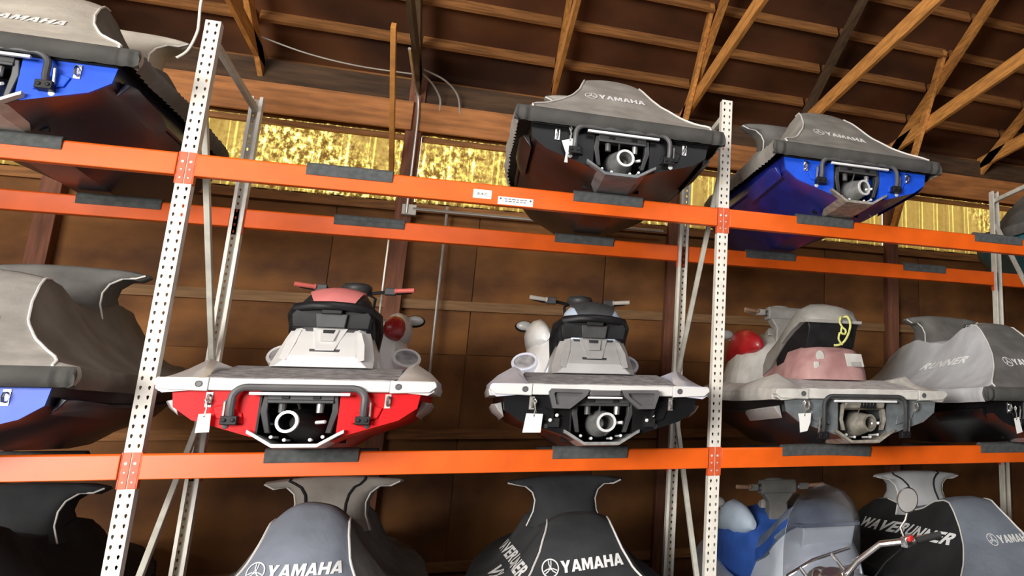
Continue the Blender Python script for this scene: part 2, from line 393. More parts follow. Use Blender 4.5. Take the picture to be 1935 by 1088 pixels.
def rack_frame(X, label, flip=False):
    t = thing('rack_frame', label, 'rack frame', (X, 0, 0), 0, 'upright frames of the pallet rack')
    obj('upright', UPM, t)
    o = obj('upright', UPM, t); o.location = (0, RD+.038, 0); o.rotation_euler = (0, 0, PI)
    for y in (.035, RD): MB().box(-.06, .06, y-.07, y+.07, 0, .008).build('foot_plate', 'upright_paint', t)
    def strut(a, b): MB().bar((0, .055, a), (0, RD-.02, b), .032, .042).build('brace', 'strut_paint', t, bevel=.004)
    strut(3.98, 3.98); strut(.2, .2)
    if not flip: strut(3.66, 2.16); strut(.32, 1.86)
    else: strut(1.95, 3.72); strut(1.7, .35)
rack_frame(-BW, 'white perforated rack frame outside the left edge')
rack_frame(0, 'tall white perforated rack frame left of the red and white craft')
rack_frame(BW, 'white perforated rack frame between the grey and the old red craft')
rack_frame(2*BW, 'white rack frame at the right edge with only its back upright showing', True)
rack_frame(3*BW, 'white perforated rack frame outside the right edge')
LV = {'lower': 1.571, 'upper': 3.243}; BH = .134
def connector(sgn, y0, fy):
    # half-width plate on the upright face at a beam end; sgn=+1: beam lies on +x side of upright
    m = MB(); a, b = (0.002, .0385) if sgn > 0 else (-.0385, -.002)
    m.box(a, b, y0-.004 if fy > 0 else y0, y0 if fy > 0 else y0+.004, -.182, .006)
    c, d = (.0385, .0445) if sgn > 0 else (-.0445, -.0385)
    m.box(c, d, min(y0-.004*fy, y0+.045*fy), max(y0-.004*fy, y0+.045*fy), -.182, .006)
    return m
def rivets(sgn, y0, fy, parent, loc):
    for z in (-.052, -.098, -.148):
        r = .0085 if z > -.06 else .0055
        o = MB().lathe([(0,.004),(r*.8,.0035),(r,.001),(r,0)], (.0195*sgn, y0-.004*fy, z), (0,-fy,0), 10).build('rivet', 'rivet', parent); o.location = loc
def beam(X0, lev, rear, label):
    z = LV[lev]; t = thing('rack_beam', label, 'rack beam', (X0, RD+.038 if rear else 0, z), 0, 'orange pallet rack beams')
    fy = -1 if rear else 1; y0 = .0
    a, b = (-.014, .040)
    if rear: a, b = (-.05, .012)
    m = MB(); x0, x1 = .0445, BW-.0445
    pr = [(a,-BH),(b,-BH),(b,-.0),(a+.008,0),(a,-.008)]
    m.loft([[(x0,p[0],p[1]) for p in pr], [(x1,p[0],p[1]) for p in pr]])
    m.build('beam_body', 'beam_orange', t, bevel=.004)
    for s, xx in ((1, 0), (-1, BW)):
        o = connector(s, y0, fy).build('end_connector', 'connector_orange', t, bevel=.0015); o.location = (xx, 0, 0)
        rivets(s, y0, fy, o, (0,0,0))
    return t
bn = {-1: 'left bay', 0: 'middle bay', 1: 'right bay', 2: 'bay past the right edge'}
for k in (-1, 0, 1, 2):
    for lev in ('lower', 'upper'):
        for rear in (False, True):
            beam(k*BW, lev, rear, '%s %s orange rack beam of the %s' % ('back' if rear else 'front', lev, bn[k]))
# labels stuck on the upper front beam
lab = thing('location_label', 'small white location label on the upper front orange beam', 'label', (1.545, -.0145, 3.170))
MB().box(-.054, .054, -.0012, 0, -.029, .029).build('backing', 'paper', lab)
wl = thing('warning_label', 'long white warning label with blue print at the lower edge of the upper front beam', 'label', (1.745, -.0145, 3.141))
MB().box(-.106, .106, -.0012, 0, -.026, .026).build('backing', 'paper', wl)
for zz, q in ((.012, .135), (-.003, .125)):
    m = MB(); xx = -q/2
    while xx < q/2:
        l = random.uniform(.012, .03); m.box(xx, min(xx+l, q/2), -.0018, -.0012, zz-.003, zz+.003); xx += l+.006
    m.build('printed_line', 'ink_grey', wl)
for s in (-1, 1): MB().lathe([(0,.0008),(.006,.0007),(.006,0)], (s*.09, -.0012, .012), (0,-1,0), 10).build('printed_mark', 'ink', wl)

GL = {'Y': (.92, [[(0,1),(.30,1),(.46,.62),(.62,1),(.92,1),(.60,.38),(.60,0),(.32,0),(.32,.38)]]),
      'A': (.96, [[(0,0),(.34,1),(.62,1),(.96,0),(.68,0),(.63,.17),(.33,.17),(.28,0)], [(.39,.36),(.57,.36),(.48,.66)]]),
      'M': (1.05, [[(0,0),(0,1),(.33,1),(.525,.45),(.72,1),(1.05,1),(1.05,0),(.79,0),(.79,.62),(.60,.06),(.45,.06),(.26,.62),(.26,0)]]),
      'H': (.90, [[(0,0),(0,1),(.28,1),(.28,.62),(.62,.62),(.62,1),(.90,1),(.90,0),(.62,0),(.62,.38),(.28,.38),(.28,0)]])}
def refine(vs, fs, h):
    bm = bmesh.new(); B = [bm.verts.new((x, y, 0)) for x, y in vs]
    for f in fs:
        try: bm.faces.new([B[i] for i in f])
        except ValueError: pass
    bmesh.ops.triangulate(bm, faces=bm.faces)
    for _ in range(4):
        E = [e for e in bm.edges if e.calc_length() > h*.22]
        if E: bmesh.ops.subdivide_edges(bm, edges=E, cuts=1); bmesh.ops.triangulate(bm, faces=bm.faces)
    bm.verts.index_update(); vs = [(v.co.x, v.co.y) for v in bm.verts]; fs = [tuple(v.index for v in f.verts) for f in bm.faces]; bm.free()
    return vs, fs
def glyph_mesh(txt, h, xs):
    vs, fs, x0 = [], [], 0
    for ch in txt:
        wd, loops = GL[ch]; bm = bmesh.new(); E = []
        for lp in loops:
            V = [bm.verts.new((x, y, 0)) for x, y in lp]; E += [bm.edges.new((V[i], V[(i+1) % len(V)])) for i in range(len(V))]
        bmesh.ops.triangle_fill(bm, use_beauty=True, use_dissolve=False, edges=E)
        bm.verts.index_update(); b = len(vs)
        vs += [(v.co.x+x0, v.co.y) for v in bm.verts]; fs += [tuple(b+v.index for v in f.verts) for f in bm.faces]; bm.free()
        x0 += wd+.06
    k = (x0-.06)/2
    return refine([((x-k)*h*xs*.92, (y-.5)*h) for x, y in vs], fs, h)
def text_mesh(txt, h, shear=0, bold=.018, xs=1.0, align='CENTER', fine=False):
    if all(c in GL for c in txt): return glyph_mesh(txt, h, xs)
    c = bpy.data.curves.new('txt', 'FONT'); c.body = txt; c.size = 1; c.shear = shear; c.offset = bold; c.align_x = align; c.align_y = 'CENTER'; c.resolution_u = 3; c.space_character = 1.0+bold*2.2
    o = bpy.data.objects.new('txt', c); COL.objects.link(o); bpy.context.view_layer.update()
    me = o.evaluated_get(bpy.context.evaluated_depsgraph_get()).to_mesh()
    k = h/.72
    vs = [(v.co.x*k*xs, v.co.y*k) for v in me.vertices]; fs = [tuple(p.vertices) for p in me.polygons]
    bpy.data.objects.remove(o); bpy.data.curves.remove(c)
    if fine: return refine(vs, fs, h)
    return vs, fs
vs, fs = text_mesh('B-4-C', .017)
o = MB().add([(x, -.002, y) for x, y in vs], fs).build('lettering', 'ink_grey', lab, smooth=0)

# foam pads folded over the beams
def pad(X, z, rear, label, L=.455, sag=0.0):
    t = thing('foam_pad', label, 'pad', (X, RD+.038 if rear else 0, z), 0, 'grey foam pads on the beams')
    ya, yb = (-.014, .040) if not rear else (-.05, .012)
    th_ = .018; pts = []
    for i in range(13):
        a = -PI*.18+PI*1.36*i/12
        pts.append(((ya+yb)/2-((yb-ya)/2+th_)*math.cos(a)*1.02, -.010+(.028)*math.sin(a)*(1.15 if a > 0 else 1)))
    out = [(pts[0][0]+.006, -.060)]+[(pts[0][0], -.045)]+pts+[(pts[-1][0], -.045), (pts[-1][0]-.006, -.060)]
    inn = [(yb+.0015, -.058), (yb+.0015, .0015), (ya-.0015, .0015), (ya-.0015, -.058)]
    prof = out+inn
    m = MB(); secs = []
    for i in range(9):
        u = i/8; x = (u-.5)*L
        dz = -sag*(u-.3)**2 if sag else 0
        secs.append([(x, p[0], p[1]+(dz if j < len(out) else 0)) for j, p in enumerate(prof)])
    m.loft(secs).build('foam_sleeve', 'foam', t, bevel=.003)
for X, w_ in ((.815, 'under the red and white craft'), (2.32, 'under the grey and white craft'), (3.93, 'under the old dusty red craft'), (5.42, 'under the pale covered craft'), (-.80, 'under the left pale-topped covered craft')):
    pad(X, LV['lower'], False, 'grey foam pad on the front lower beam '+w_, .67 if X == 3.93 else .455, .03 if X == 3.93 else 0)
    pad(X, LV['lower'], True, 'grey foam pad on the back lower beam '+w_)
for X, w_ in ((.807, 'left of the white labels, empty'), (2.325, 'under the black covered craft'), (3.90, 'under the blue covered craft on the right'), (5.43, 'near the right edge, empty'), (-.78, 'under the left blue craft'), (7.06, 'past the right edge')):
    pad(X, LV['upper'], False, 'grey foam pad on the front upper beam '+w_)
    pad(X if X != -.78 else -.66, LV['upper'], True, 'grey foam pad on the back upper beam '+w_)

# ------------------------------------------------------------------ jet skis
HY = [0,.4,.9,1.4,1.9,2.3,2.7,3.0,3.2,3.33]
KZ = [0,0,0,0,.01,.04,.11,.22,.34,.50]
GW = [.56,.575,.585,.58,.55,.50,.40,.28,.16,.02]
GZ = [.30,.31,.33,.36,.40,.45,.50,.54,.57,.60]
RW = [.627,.630,.635,.625,.595,.545,.445,.325,.20,.05]
FX = [0,.18,.36,.82,.97,1]; FZ = [0,0,.167,.45,.667,1]
TW = .185
def hull_parts(root, side, transom, inner='black_plastic'):
    m = MB(); secs = []
    ys = sorted(set(HY+[.2,.65,1.15,1.65,2.1,2.5,2.85,3.1,3.27]))
    for y in ys:
        k, g, z = ip(y,HY,KZ), ip(y,HY,GW), ip(y,HY,GZ)
        R_ = [(g*a, y, k+(z-k)*b) for a, b in zip(FX, FZ)]
        secs.append([(-p[0],p[1],p[2]) for p in R_[:0:-1]]+R_)
    m.loft(secs, False, False)
    # deck skin under covers
    dv = []; 
    for y in ys:
        g, z = ip(y,HY,GW), ip(y,HY,GZ); dv += [(-g,y,z),(g,y,z)]
    m.add(dv, [(2*i,2*i+1,2*i+3,2*i+2) for i in range(len(ys)-1)])
    h = m.build('hull', side, root, smooth=28)
    # moulded strakes along the topside
    for s in (-1, 1):
        q = [(s*(ip(y,HY,GW)*.985+.004), y, ip(y,HY,KZ)+(ip(y,HY,GZ)-ip(y,HY,KZ))*.72) for y in np.linspace(.15,2.6,14)]
        MB().tube(q, .013, 6).build('strake', side, h)
    z0 = .30
    for s in (-1, 1):
        P = [(TW,.056),(.20,.05),(.46,.135),(.545,.20),(.56,z0),(TW,z0)]
        m = MB().poly([(s*a,0,b) for a, b in P], (0,.02,0))
        tr = m.build('transom_panel', transom, root)
        m = MB().poly([(s*TW,0,.056),(s*(TW-.01),0,.056),(s*(TW-.01),0,z0),(s*TW,0,z0)], (0,.5,0)); m.build('tunnel_wall', transom if s > 0 else inner, tr)
        # raised boss on the transom
        MB().poly([(s*.24,0,.115),(s*.36,0,.145),(s*.38,0,.20),(s*.33,0,.215),(s*.25,0,.17)], (0,-.012,0)).build('boss', transom, tr, bevel=.004)
    MB().box(-TW,TW,.42,.44,.02,z0).box(-TW,TW,.0,.44,z0-.012,z0).build('tunnel_back', inner, h)
    return h
def jet_pump(root, nozzle='metal_cast', ring='metal_ring', bucket='dark_plastic', aim=-.12, pale=False, old=False):
    p = MB().lathe([(.055,.40),(.095,.39),(.105,.30),(.098,.22),(.088,.14),(.072,.10),(.03,.10)], (0,0,.125), (0,1,0), 22).build('pump_housing', 'metal_dirty' if old else ('metal_cast' if pale else 'black_plastic'), root)
    d = Vector((aim, -1, .02)).normalized(); o0 = Vector((0,.13,.125))
    MB().lathe([(.083,-.02),(.080,.03),(.066,.09),(.056,.145),(.056,.150),(.043,.150),(.043,.02),(.0,.02)], o0, d, 22).build('steering_nozzle', nozzle, p)
    e = o0+d*.143
    MB().lathe([(.0575,0),(.0575,.012),(.043,.012),(.043,0),(.0575,0)], e, d, 22).build('nozzle_ring', ring, p)
    b = MB()
    if old:
        b.loft([[(x, y, z) for y, z in ((.02,.215),(-.03,.225),(-.045,.255),(-.02,.285),(.06,.285),(.06,.215))] for x in (-.145,-.13,.13,.145)])
        bk = b.build('reverse_bucket', 'metal_dirty', p, bevel=.006)
        for k in range(5): MB().box(-.035+k*.024, -.023+k*.024, -.052, -.03, .222, .272).build('louvre', 'black_plastic', bk)
        for s in (-1,1): MB().loft([[(s*.145-.012,0,.25),(s*.145+.012,0,.25),(s*.145+.012,.05,.25),(s*.145-.012,.05,.25)],[(s*.16-.012,0,.15),(s*.16+.012,0,.15),(s*.16+.012,.05,.15),(s*.16-.012,.05,.15)],[(s*.14-.01,0,.08),(s*.14+.01,0,.08),(s*.14+.01,.04,.08),(s*.14-.01,.04,.08)]]).build('bucket_arm', 'metal_dirty', bk)
    else:
        b.box(-.150,.150,-.015,.10,.238,.272).box(-.150,.150,-.02,-.012,.222,.240)
        bk = b.build('reverse_bucket', bucket, p, bevel=.006)
        for s in (-1,1):
            MB().loft([[(s*.155-.012,-.01,.26),(s*.155+.012,-.01,.26),(s*.155+.012,.05,.26),(s*.155-.012,.05,.26)],[(s*.16-.016,-.005,.18),(s*.16+.016,-.005,.18),(s*.16+.016,.06,.18),(s*.16-.016,.06,.18)],[(s*.135-.012,.02,.07),(s*.135+.012,.02,.07),(s*.135+.012,.07,.07),(s*.135-.012,.07,.07)]]).build('bucket_arm', bucket, bk, bevel=.004)
            MB().box(s*.07-.018, s*.07+.018, -.022, 0, .244, .262).build('bucket_rib', 'black_plastic', bk, bevel=.003)
        for s, k in ((-1,'step_grey'),(1,'metal_cast')): MB().lathe([(0,0),(.017,0),(.019,.05),(.012,.055),(0,.055)], (s*.085,.03,.175), (0,0,1), 10).build('hose_end', k, p)
    MB().tube([(-.02,.0,.24),(-.01,.06,.20),(-.01,.12,.20)], .006, 6).build('control_rod', 'steel', p)
    for x, z in ((-.115,.05),(-.15,.12),(.15,.12),(.115,.05),(-.055,.035),(.06,.035)):
        MB().lathe([(0,.010),(.008,.009),(.010,0)], (x,.02,z), (0,-1,0), 8).tube([(x,.02,z),(x*.9,.14,z)], .006, 6).build('bolt', 'metal_ring', p)
    MB().tube([(.075,.03,.125),(.12,-.0,.128)], .009, 6).build('steering_link', 'metal_ring', p)
    return p
def ride_plate(root, k):
    q = [(-.215,.072),(-.19,.058),(-.10,.0),(.10,.0),(.19,.058),(.215,.072)]
    secs = []
    for y, e in ((-.045,.004),(.02,.008),(.30,.008),(.42,.004)):
        secs.append([(x, y, z-e) for x, z in q]+[(x, y, z+.014) for x, z in q[::-1]])
    return MB().loft(secs).build('ride_plate', k, root, smooth=20)
def tow_eyes(root, k='steel'):
    for s in (-1,1):
        pts = [(s*.40+.0, .0, .235)]+[(s*.40+.0, -.028-.0*i, .235) for i in (0,)]
        MB().tube([(s*.40,.01,.262),(s*.40,-.03,.258),(s*.40,-.040,.238),(s*.40,-.03,.218),(s*.40,.01,.214)], .007, 7).box(s*.40-.014,s*.40+.014,-.006,.002,.20,.275).build('tow_eye', k, root)
    for s in (-1,1): MB().lathe([(0,.006),(.013,.005),(.015,0)], (s*.315,0,.105), (0,-1,0), 12).build('drain_plug', 'metal_ring' if k=='chrome' else 'dark_plastic', root)
def tube_step(root, k, w=.295, zt=.300, zb=.145, y=-.055, r=.019):
    c = .06
    pts = [(-w,y+.02,zb),(-w,y,zb+.04)]+arc((-w+c,y,zt-c),c,PI,PI/2,5)+arc((w-c,y,zt-c),c,PI/2,0,5)+[(w,y,zb+.04),(w,y+.02,zb)]
    st = MB().tube(pts, r, 10).build('boarding_step', k, root)
    MB().box(-w+.07,w-.07,y-.012,y+.012,zt-.040,zt-.024).build('step_tread', 'metal_ring', st, bevel=.003)
    for s in (-1,1):
        MB().box(s*w-.035,s*w+.035,y-.005,.0,zb-.035,zb+.01).lathe([(0,.008),(.010,.007),(.010,0)], (s*w-.018,y-.005,zb-.012),(0,-1,0),8).lathe([(0,.008),(.010,.007),(.010,0)], (s*w+.018,y-.005,zb-.012),(0,-1,0),8).build('step_hinge', 'black_plastic', st, bevel=.003)
        MB().tube([(s*(w+.03),-.03,zb+.0),(s*(w+.028),-.045,zb+.08),(s*(w+.015),-.02,zb+.10)], .007, 6).build('hinge_spring', 'steel', st)
def panel_step(root):
    st = MB().box(-.09,.09,-.075,-.02,.278,.312).build('boarding_step', 'step_grey', root, bevel=.006)
    MB().box(-.10,.10,-.08,-.065,.262,.274).build('step_tread', 'metal_ring', st, bevel=.003)
    for s in (-1,1):
        o = [(s*.09,.315),(s*.305,.318),(s*.318,.30),(s*.29,.205),(s*.195,.203),(s*.11,.275)]
        i_ = [(s*.13,.295),(s*.282,.297),(s*.288,.29),(s*.272,.226),(s*.205,.225),(s*.145,.270)]
        n = 6; m = MB()
        vs = [(x,-.085,z) for x,z in o]+[(x,-.085,z) for x,z in i_]+[(x,-.06,z) for x,z in i_]+[(x,-.03,z) for x,z in o]
        fs = []
        for j in range(n):
            k = (j+1)%n; fs += [(j,k,n+k,n+j),(n+j,n+k,2*n+k,2*n+j),(j,3*n+j,3*n+k,k)]
        fs += [tuple(range(2*n,3*n)), tuple(range(3*n,4*n))]
        m.add(vs, fs).build('step_pad', 'step_grey', st, smooth=20)
        MB().tube([(s*.29,-.05,.20),(s*.285,-.03,.15),(s*.27,-.02,.11)], .012, 6).box(s*.275-.03,s*.275+.03,-.035,.0,.10,.15).build('step_hinge', 'black_plastic', st)
        for q in (-.02,.015): MB().ellipsoid((s*.275+q,-.04,.155+q*.8), (.011,.008,.011), 8, 5).build('hinge_bolt', 'metal_ring', st)
WY = [-.03,.12,.36,.72,1.2,1.7,2.2,2.6,2.9]
def gunwales(root, k, cap, k_in=None):
    xo = [.622,.628,.632,.637,.628,.60,.54,.455,.36]; xi = [.40,.42,.45,.44,.42,.40,.36,.30,.2]
    zo = [.345,.355,.37,.38,.40,.44,.48,.52,.55]; zt = [.347,.395,.475,.47,.46,.50,.55,.585,.60]
    for s in (-1,1):
        secs = []
        for y, a, b, c, d in zip(WY, xo, xi, zo, zt):
            secs.append([(s*x,y,z) for x, z in ((b,.29+.1*max(0,y-1)),(b+.015,d-.015),(b+.05,d),(a-.045,(c*.55+d*.45)),(a,c),(a,c-.055),(a-.03,c-.075))])
        g = MB().loft(secs).build('gunwale', k, root, smooth=40)
        # corner cap with bolt
        P = [(.405,.278),(.60,.285),(.635,.315),(.628,.340),(.405,.347)]
        cp = MB().loft([[(s*x,-.045,z) for x, z in P],[(s*x,.10,z) for x, z in P]]).build('corner_cap', cap, root, smooth=20, bevel=.005)
        MB().lathe([(.0,.001),(.012,.001),(.013,.004),(.017,.003),(.017,0)], (s*.445,-.045,.314), (0,-1,0), 12).build('cap_bolt', 'step_grey', cp)
    rim = []
    for s in (-1, 1):
        q = MB(); secs = []
        for y in np.linspace(.05,3.3,24):
            r, z = ip(y,HY,RW), ip(y,HY,GZ)
            secs.append([(s*(r-.06),y,z-.02),(s*r,y,z-.02),(s*(r+.008),y,z+.012),(s*r,y,z+.04),(s*(r-.06),y,z+.045)])
        q.loft(secs).build('rub_rail', cap, root, smooth=50)
    MB().box(-.405,.405,-.04,.06,.283,.345).build('rear_bumper', cap, root, bevel=.006)
def platform(root, k, kd):
    m = MB(); secs = []
    for y, hw, z in ((-.035,.42,.350),(.05,.43,.362),(.3,.43,.408),(.62,.42,.462),(1.0,.42,.462)):
        secs.append([(-hw,y,z-.03),(hw,y,z-.03),(hw,y,z),(-hw,y,z)])
    m.loft(secs).build('platform_mat', k, root)
    MB().box(-.46,.46,.0,2.2,.30,.33).build('deck_floor', kd, root)
def rear_hood(root, k, kdark):
    lv = [(.455,.262,.515,.03),(.475,.262,.52,.05),(.52,.258,.535,.09),(.62,.232,.615,.085),(.70,.205,.705,.05),(.715,.19,.73,.05)]
    m = MB(); secs = []
    for z, hw, yf, ch in lv:
        secs.append([(-hw+ch,yf,z),(hw-ch,yf,z),(hw,yf+ch*1.2,z),(hw,1.15,z),(-hw,1.15,z),(-hw,yf+ch*1.2,z)])
    h = m.loft(secs).build('rear_hood', k, root, smooth=12, bevel=.004)
    def fy(z): return float(np.interp(z, [a[0] for a in lv], [a[2] for a in lv]))
    def plate(P, off, kk, nm, par):
        return MB().loft([[(x,fy(z)-off,z) for x,z in P],[(x,fy(z)+.02,z) for x,z in P]]).build(nm, kk, par, smooth=15, bevel=.003)
    plate([(-.135,.70),(.135,.70),(.075,.548),(-.075,.548)], .003, kdark, 'hood_recess', h)
    c = plate([(-.092,.705),(.092,.705),(.048,.556),(-.048,.556)], .016, k, 'centre_panel', h)
    plate([(-.05,.695),(.05,.695),(.036,.618),(-.036,.618)], .024, k, 'latch_plate', c)
    plate([(-.034,.692),(.030,.692),(.026,.668),(-.030,.668)], .029, 'dark_plastic', 'latch', c)
    for s in (-1,1):
        plate([(s*.145,.69),(s*.170,.68),(s*.200,.60),(s*.215,.50),(s*.18,.49),(s*.155,.60)], .008, k, 'side_facet', h)
def seat(root, kt, ks, kp=None):
    ys = [.70,.76,.9,1.1,1.3,1.45,1.62,1.78]; zt = [.855,.925,.955,.935,.885,.875,.89,.91]; hw = [.13,.17,.18,.175,.165,.165,.15,.12]
    secs = []
    for y, z, h in zip(ys, zt, hw):
        zb = .62
        secs.append([(-h*1.15,y,zb),(-h*1.08,y,z-.13),(-h,y,z-.055),(-h*.82,y,z-.015),(-h*.4,y,z+.002),(0,y,z+.006),(h*.4,y,z+.002),(h*.82,y,z-.015),(h,y,z-.055),(h*1.08,y,z-.13),(h*1.15,y,zb)])
    st = MB().loft(secs).build('seat', ks, root, smooth=50)
    if kp:
        MB().loft([[(x*h*.82,y,z+.004+.030*(1-x*x)) for x in (-1,-.6,-.2,.2,.6,1)]+[(x*h*.74,y,z-.02) for x in (1,.6,.2,-.2,-.6,-1)] for y, z, h in list(zip(ys, zt, hw))[:6]]).build('seat_panel', kp, st, smooth=60)
    return st
def grab(root, k, wide=.215):
    # moulded handle hugging the back of the seat
    m = MB()
    path = [(-wide*.98,1.20,.60),(-wide*1.08,1.02,.72),(-wide*1.05,.86,.80),(-wide*.86,.71,.825),(-wide*.45,.655,.835),(0,.645,.838)]
    path = path+[(-a,b,c) for a,b,c in path[-2::-1]]
    g = m.tube(path, [.022,.028,.032,.030,.026,.026,.026,.030,.032,.028,.022], 10).build('grab_handle', k, root)
    MB().loft([[(-.205,.70,.70),(.205,.70,.70),(.205,.9,.70),(-.205,.9,.70)],[(-.215,.685,.78),(.215,.685,.78),(.215,.9,.78),(-.215,.9,.78)],[(-.185,.69,.825),(.185,.69,.825),(.185,.9,.825),(-.185,.9,.825)]]).build('seat_back', k, g, bevel=.01)
    MB().loft([[(-.075,.668,.705),(.075,.668,.705),(.075,.7,.705),(-.075,.7,.705)],[(-.085,.660,.79),(.085,.660,.79),(.085,.70,.79),(-.085,.70,.79)]]).build('handle_bracket', 'dark_plastic', g, bevel=.005)
    MB().box(-.055,.055,.64,.69,.785,.812).build('handle_recess', 'black_plastic', g, bevel=.005)
    for s in (-1,1): MB().loft([[(s*.17,.72,.83),(s*.215,.74,.80),(s*.215,.80,.80),(s*.17,.80,.83)],[(s*.18,.70,.74),(s*.225,.74,.74),(s*.225,.82,.74),(s*.18,.82,.74)],[(s*.19,.74,.66),(s*.23,.80,.66),(s*.23,.9,.66),(s*.19,.9,.66)]]).build('handle_wing', k, g, bevel=.008)
def handlebar(root, kg, kc='black_plastic', kpad='dark_plastic', kpadtop=None, old=False, clus='dark_plastic'):
    z = 1.10
    hb = MB().tube([(-.36,1.66,z+.015),(-.22,1.71,z+.005),(-.10,1.75,z-.01),(.10,1.75,z-.01),(.22,1.71,z+.005),(.36,1.66,z+.015)], .013, 8).build('handlebar', kc, root)
    for s in (-1,1):
        MB().lathe([(0,0),(.016,.002),(.017,.02),(.016,.12),(.020,.125),(.020,.132),(0,.132)], (s*.375,1.655,z+.016), (-s,.28,-.06), 12).build('grip', kg, hb)
        MB().box(s*.215-.036,s*.215+.036,1.685,1.74,z-.022,z+.030).build('switch_cluster', clus, hb, bevel=.006)
        MB().tube([(s*.20,1.76,z),(s*.27,1.775,z),(s*.35,1.745,z+.01)], .007, 6).build('lever', 'black_plastic' if not old else 'steel', hb)
    if not old:
        c = MB().lathe([(.06,-.22),(.075,-.12),(.085,-.03),(.105,0),(.115,.025),(.108,.045),(.07,.058),(0,.062)], (0,1.75,z-.005), (0,-.06,1), 22, sc=(1,.85)).build('bar_pad', kpad, hb, smooth=60)
        MB().lathe([(0,.012),(.08,.010),(.098,0)], (0,1.747,z+.047), (0,-.06,1), 20, sc=(1,.85)).build('pad_top', kpadtop or kpad, c)
        MB().box(-.075,.075,1.66,1.86,.88,z-.03).build('steering_column', 'black_plastic', hb, bevel=.015)
        MB().tube([(.07,1.72,z-.02),(.13,1.66,z-.06),(.12,1.70,.92)], .010, 6).build('control_cable', 'black_plastic', hb)
        MB().tube([(-.09,1.72,z-.02),(-.12,1.66,z-.05),(-.10,1.70,.92)], .010, 6).build('control_cable', 'black_plastic', hb)
    else:
        c = MB().loft([[(x,1.69,z-.05),(x,1.83,z-.05),(x,1.84,z+.03),(x,1.80,z+.06),(x,1.71,z+.06),(x,1.68,z+.02)] for x in (-.15,-.13,.13,.15)]).build('bar_pad', kpad, hb, bevel=.012)
        MB().ellipsoid((-.03,1.755,z+.06), (.09,.05,.018)).build('pad_top', kpad, c)
        MB().loft([[(-.085,1.68,.84),(.085,1.68,.84),(.085,1.84,.84),(-.085,1.84,.84)],[(-.075,1.70,z-.12),(.075,1.70,z-.12),(.075,1.83,z-.12),(-.075,1.83,z-.12)],[(-.13,1.69,z-.045),(.13,1.69,z-.045),(.13,1.83,z-.045),(-.13,1.83,z-.045)]]).build('steering_column', kpad, hb, bevel=.012)
    return hb
def cowl(root, k, patch=None, kdash='dark_plastic', side=None):
    ys = [1.50,1.62,1.78,2.0,2.4,2.8,3.1,3.27]; hw = [.22,.29,.335,.345,.31,.235,.14,.04]; zt = [.70,.82,.90,.955,.89,.77,.67,.62]
    secs = []
    for y, h, z in zip(ys, hw, zt):
        zb = ip(y, HY, GZ)+.02; zm = zb+(z-zb)*.62
        secs.append([(-h*1.18,y,zb),(-h*1.10,y,zb+(z-zb)*.3),(-h,y,zm),(-h*.72,y,z-.03),(-h*.3,y,z),(h*.3,y,z),(h*.72,y,z-.03),(h,y,zm),(h*1.10,y,zb+(z-zb)*.3),(h*1.18,y,zb)])
    c = MB().loft(secs).build('front_cowl', k, root, smooth=40)
    for s in (-1,1):
        # bulging shoulder panels beside the knees
        S2 = []
        for y, x, z, r in ((1.62,.24,.82,.04),(1.70,.262,.835,.085),(1.86,.275,.85,.125),(2.1,.27,.86,.14),(2.4,.24,.82,.13),(2.8,.16,.72,.06)):
            S2.append([(s*(x+r*.72*math.cos(a)),y,z+r*math.sin(a)) for a in [2*PI*q/12 for q in range(12)]])
        sh = MB().loft(S2).build('cowl_shoulder', side or k, c, smooth=60)
        if patch:
            S3 = []
            for y, x, z, r in ((1.612,.238,.818,.030),(1.63,.244,.822,.056),(1.695,.262,.835,.085),(1.75,.267,.84,.098)):
                S3.append([(s*(x+(r*.74)*math.cos(a)),y-.006,z+r*math.sin(a)) for a in [2*PI*q/12 for q in range(12)]])
            MB().loft(S3).build('shoulder_patch', patch, c, smooth=60)
    MB().loft([[(-.10,1.86,.93),(.10,1.86,.93),(.10,2.02,.93),(-.10,2.02,.93)],[(-.085,1.90,1.0),(.085,1.90,1.0),(.07,2.02,.985),(-.07,2.02,.985)]]).build('gauge_hood', kdash, c, bevel=.01)
    return c
def mirrors(root, k, kg='silver_grey'):
    for s in (-1,1):
        m = MB().ellipsoid((s*.365,2.28,.965), (.075,.05,.048)).build('mirror', k, root)
        MB().ellipsoid((s*.367,2.242,.966), (.062,.022,.038)).build('mirror_glass', kg, m)
        MB().bar((s*.29,2.28,.90), (s*.35,2.28,.945), .03, .03).build('mirror_stalk', k, m, bevel=.004)
def speakers(root, k, km='mat_grey'):
    for s in (-1,1):
        d = Vector((s*.18,-.72,.66)).normalized(); o = Vector((s*.375,1.62,.62))
        sp = MB().lathe([(.03,-.26),(.075,-.16),(.092,-.05),(.095,0),(.088,.010),(.074,.006),(.074,-.004),(0,-.004)], o, d, 20).build('speaker', k, root)
        MB().lathe([(.073,-.002),(.05,.006),(0,.009)], o, d, 18).build('speaker_grille', km, sp)
def sponsons(root, k):
    for s in (-1,1):
        MB().loft([[(s*.54,y,.16),(s*(.575+w_),y,.20),(s*(.595+w_),y,.235),(s*.56,y,.245)] for y, w_ in ((.10,.0),(.16,.02),(.6,.02),(.85,-.01))]).build('sponson', k, root, bevel=.004)
def pedestal(root, k):
    secs = []
    for y, w_, z in ((.9,.27,.64),(1.3,.25,.66),(1.6,.26,.70),(1.9,.28,.8)):
        secs.append([(-w_-.06,y,.31),(w_+.06,y,.31),(w_,y,.5),(w_-.06,y,z),(-w_+.06,y,z),(-w_,y,.5)])
    MB().loft(secs).build('seat_pedestal', k, root, smooth=30)
